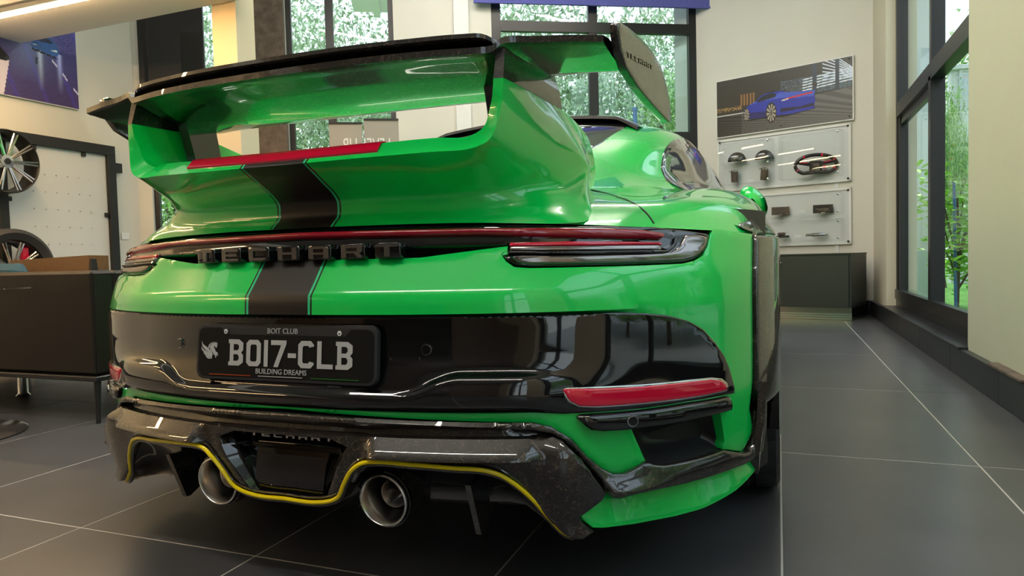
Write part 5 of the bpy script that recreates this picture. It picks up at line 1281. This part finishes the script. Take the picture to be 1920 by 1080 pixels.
wh = [wsec(0, 1.149, 1.089, .30, .010, .02), wsec(.12, 1.149, 1.0893, .30, .010, .02), wsec(.25, 1.149, 1.090, .295, .010, .02), wsec(.36, 1.150, 1.091, .285, .010, .02), wsec(.435, 1.152, 1.092, .275, .010, .02),
      wsec(.455, 1.154, 1.0945, .27, .008, .02), wsec(.470, 1.156, 1.108, .265, .012, .02), wsec(.486, 1.159, 1.1125, .26, .012, .02), wsec(.52, 1.162, 1.1105, .24, .008, .02), wsec(.60, 1.163, 1.104, .215, .004, .02), wsec(.657, 1.165, 1.098, .195, .000, .02)]
wh = [[np.array(p) for p in r] for r in wh]
rw_ = [[p*[-1, 1, 1] for p in r] for r in wh[:0:-1]]+wh
Gw = surf(rw_, 110, 60)
MB().grid(Gw).build('main_plane', M['carbon'], car, True, 45)
def fsec(u, Yt, zt, ch):
    Y = Yt+CU(u); return [(u, Y, zt), (u, Y-.001, zt-.008), (u, Y+.01, zt-.0125), (u, Y+ch*.5, zt-.020), (u, Y+ch, zt-.030), (u, Y+ch*1.02, zt-.022), (u, Y+ch*.6, zt-.006), (u, Y+.02, zt+.001), (u, Y, zt)]
fh = [fsec(0, 1.152, 1.116, .13), fsec(.15, 1.152, 1.1165, .13), (fsec(.30, 1.153, 1.1175, .13)), fsec(.40, 1.156, 1.1195, .125), fsec(.435, 1.158, 1.119, .12)]
e_ = fsec(.452, 1.163, 1.112, .11); fh.append(e_); fh.append([(.462, p[1]+.005, p[2]-.014) for p in e_]); fh.append([(.466, p[1]+.008, p[2]-.022) for p in e_])
fh = [[np.array(p) for p in r] for r in fh]
rf_ = [[p*[-1, 1, 1] for p in r] for r in fh[:0:-1]]+fh
MB().grid(surf(rf_, 90, 40)).build('upper_flap', M['carbon'], car, True, 45)
# carbon upper section of each upright
for s in (1, -1):
    top = [(.457, 1.228, 1.092), (.474, 1.232, 1.110), (.480, 1.29, 1.102), (.486, 1.37, 1.098), (.494, 1.475, 1.096), (.470, 1.48, 1.088), (.455, 1.40, 1.072), (.450, 1.30, 1.075)]
    bot = [(.457, 1.2095, 1.0345), (.4755, 1.2145, 1.0345), (.4825, 1.295, 1.0335), (.4905, 1.39, 1.0305), (.5025, 1.497, 1.0255), (.480, 1.50, 1.020), (.452, 1.38, 1.03), (.450, 1.26, 1.033)]
    n = 8; mid = [tuple((np.array(a)+np.array(b))/2+np.array([.004 if 1 < i < 5 else 0, 0, 0])) for i, (a, b) in enumerate(zip(top, bot))]
    V = [(s*p[0], p[1], p[2]) for p in bot+mid+top]; Fc = [(i, (i+1) % n, n+(i+1) % n, n+i) for i in range(n)]+[(n+i, n+(i+1) % n, 2*n+(i+1) % n, 2*n+i) for i in range(n)]
    if s < 0: Fc = [f[::-1] for f in Fc]
    mk('wing_support', V, Fc, M['carbon'], car, True, 30)
# slender struts inside
for s in (1, -1):
    st = [(1.36, .885), (1.44, .885), (1.40, 1.075), (1.30, 1.08)]
    mb = MB(); mb.add([(s*(.395), y, z) for y, z in st]+[(s*.422, y, z) for y, z in st], [(0, 1, 2, 3), (7, 6, 5, 4), (0, 4, 5, 1), (1, 5, 6, 2), (2, 6, 7, 3), (3, 7, 4, 0)])
    mb.build('wing_strut', M['gloss'], car, False)
# end plates
pA = np.array([.667, 1.27]); pB = np.array([.707, 1.56]); dE = _u(pB-pA); LE_ = np.linalg.norm(pB-pA)
def ep_at(px, py):
    d = ray(px, py); n = np.array([-dE[1], dE[0]]); t = np.dot(pA-ORG[:2], n)/np.dot(d[:2], n); p = ORG+d*t; return (np.dot(p[:2]-pA, dE), p[2])
ep = [ep_at(*p) for p in [(1161, 41), (1174, 49), (1202, 73), (1222, 96), (1239, 127), (1249, 160), (1255, 193), (1257.5, 226), (1252, 230), (1225, 201), (1195, 165), (1172, 128), (1162, 95), (1157, 60), (1157, 44)]]
EPO = list(ep)
for s in (1, -1):
    f = lambda a, z, s=s: (s*(pA[0]+dE[0]*a+.0), pA[1]+dE[1]*a, z)
    o = patch('end_plate', ep, f, .012, M['carbon'], car, proud=.003, rnd=.004, thick=.017, flip=(s < 0))
    mn = min(p[0] for p in ep); mx = max(p[0] for p in ep)
    # raised lettering on the outer face
    q0, q1 = ep_at(1172, 101), ep_at(1222, 127)
    mb = MB(); Lx = (q1[0]-q0[0]); zz = q0[1]-.006; sl = (q1[1]-q0[1])/Lx
    for k, chn in enumerate('TECHART'):
        a0_ = q0[0]+Lx/7*k; w_ = Lx/7*.74
        for poly in GL[chn]:
            V = []
            for h in (.0025, .0045):
                for x, y in poly:
                    aa = a0_+x*w_ if s > 0 else q1[0]-(a0_-q0[0])-x*w_; p = f(aa, zz+sl*(aa-q0[0])+y*.010); V.append((p[0]+s*h, p[1]-.0*h, p[2]))
            n = len(poly); mb.add(V, [tuple(range(n, 2*n)), tuple(range(n-1, -1, -1))]+[(i, (i+1) % n, n+(i+1) % n, n+i) for i in range(n)])
    mb.build('end_plate_lettering', M['gloss'], o, False)
# ---- door mirrors
for s in (1, -1):
    c0 = np.array([s*.842, 3.42, .925]); G = []
    for k in range(15):
        t = k/14; f = math.sin(pi*(.02+.96*t))**.6; y = 3.33+.20*t
        G.append([(c0[0]+s*(.060*f*math.cos(a)-.020*math.sin(a)*f), y, c0[2]-.002+.082*f*math.sin(a)*(1-.12*math.cos(a))) for a in np.linspace(0, 2*pi, 29)])
    o = MB().grid(G[::-1] if s > 0 else G).build('door_mirror', M['green_plain'], car, angle=70)
    mb = MB(); G2 = []
    for k in range(5):
        zz = -.06+.085*k/4; G2.append([(c0[0]+s*(.052-.016*zz/.06+.004), 3.36+.12*q, c0[2]+zz) for q in (0, .5, 1)])
    mb.grid(G2).build('mirror_glass', M['tint'], o)
    MB().lathe([(0, -.006), (.007, -.005), (.008, 0), (0, .0)], (c0[0]+s*.006, 3.335, c0[2]-.02), 'y', 16).build('mirror_camera', M['gloss'], o)
    MB().tube([(c0[0]-s*.02, 3.43, c0[2]-.06), (s*.80, 3.45, .885)], [.02, .028], 10).build('mirror_foot', M['gloss'], o)
# ---- wheels
def wheel(u, Y, R_, wd, name):
    s = 1 if u > 0 else -1; c = np.array([u, Y, R_])
    gro = [(-.42, 0), (-.30, 0), (-.28, -.008), (-.24, -.008), (-.22, 0), (-.09, 0), (-.075, -.009), (-.03, -.009), (-.015, 0)]
    gp = [(x, d) for x, d in gro]+[(-x, d) for x, d in gro[::-1]]
    prof_ = [(R_*.70, -wd*.42), (R_*.80, -wd*.50), (R_*.92, -wd*.505), (R_*.975, -wd*.475)]+[(R_*.985+.005*(1-(x/.42)**2)+d, x*wd) for x, d in gp]+[(R_*.975, wd*.475), (R_*.92, wd*.505), (R_*.80, wd*.50), (R_*.70, wd*.42)]
    def mod(r, i, k): return r-.006 if (k % 5 == 0 and (4 <= i <= 5 or 20 <= i <= 21 or i in (3, 22))) else r
    o = MB().lathe(prof_, tuple(c), 'x', 150, mod=mod).build('tyre', M['tyre'], car, True, 28)
    r2 = R_*.72
    MB().lathe([(r2*.93, -wd*.40), (r2, -wd*.43), (r2*.95, -wd*.1), (r2*.93, wd*.1), (r2, wd*.43), (r2*.93, wd*.40)], tuple(c), 'x', 48).build('rim_barrel', M['satin'], o)
    sp = MB()
    for k in range(10):
        a = 2*pi*k/10
        for q in (-.06, .06): sp.tube([c+[s*wd*.33, R_*.12*math.cos(a), R_*.12*math.sin(a)], c+[s*wd*.41, r2*.95*math.cos(a+q*1.8), r2*.95*math.sin(a+q*1.8)]], [.013, .010], 6)
    sp.build('rim_spokes', M['chrome'], o); MB().lathe([(r2*.93, s*wd*.30), (r2*.94, s*wd*.42), (r2*1.0, s*wd*.45), (r2*1.03, s*wd*.43)], tuple(c), 'x', 56).build('rim_lip', M['chrome'], o)
    MB().lathe([(0, s*wd*.40), (R_*.14, s*wd*.38), (R_*.16, s*wd*.30)], tuple(c), 'x', 24).build('hub', M['satin'], o)
    MB().lathe([(R_*.15, 0), (R_*.52, 0), (R_*.52, .03), (R_*.15, .03)], tuple(c), 'x', 40).build('brake_disc', M['steel'], o)
for s in (1, -1):
    wheel(s*.795, 2.20, .342, .305, 'rear'); wheel(s*.785, 4.65, .335, .255, 'front')
    # small stand-off strip seen against the tyre
OFF['v'] = (0, 0, 0)
bpy.context.view_layer.update()
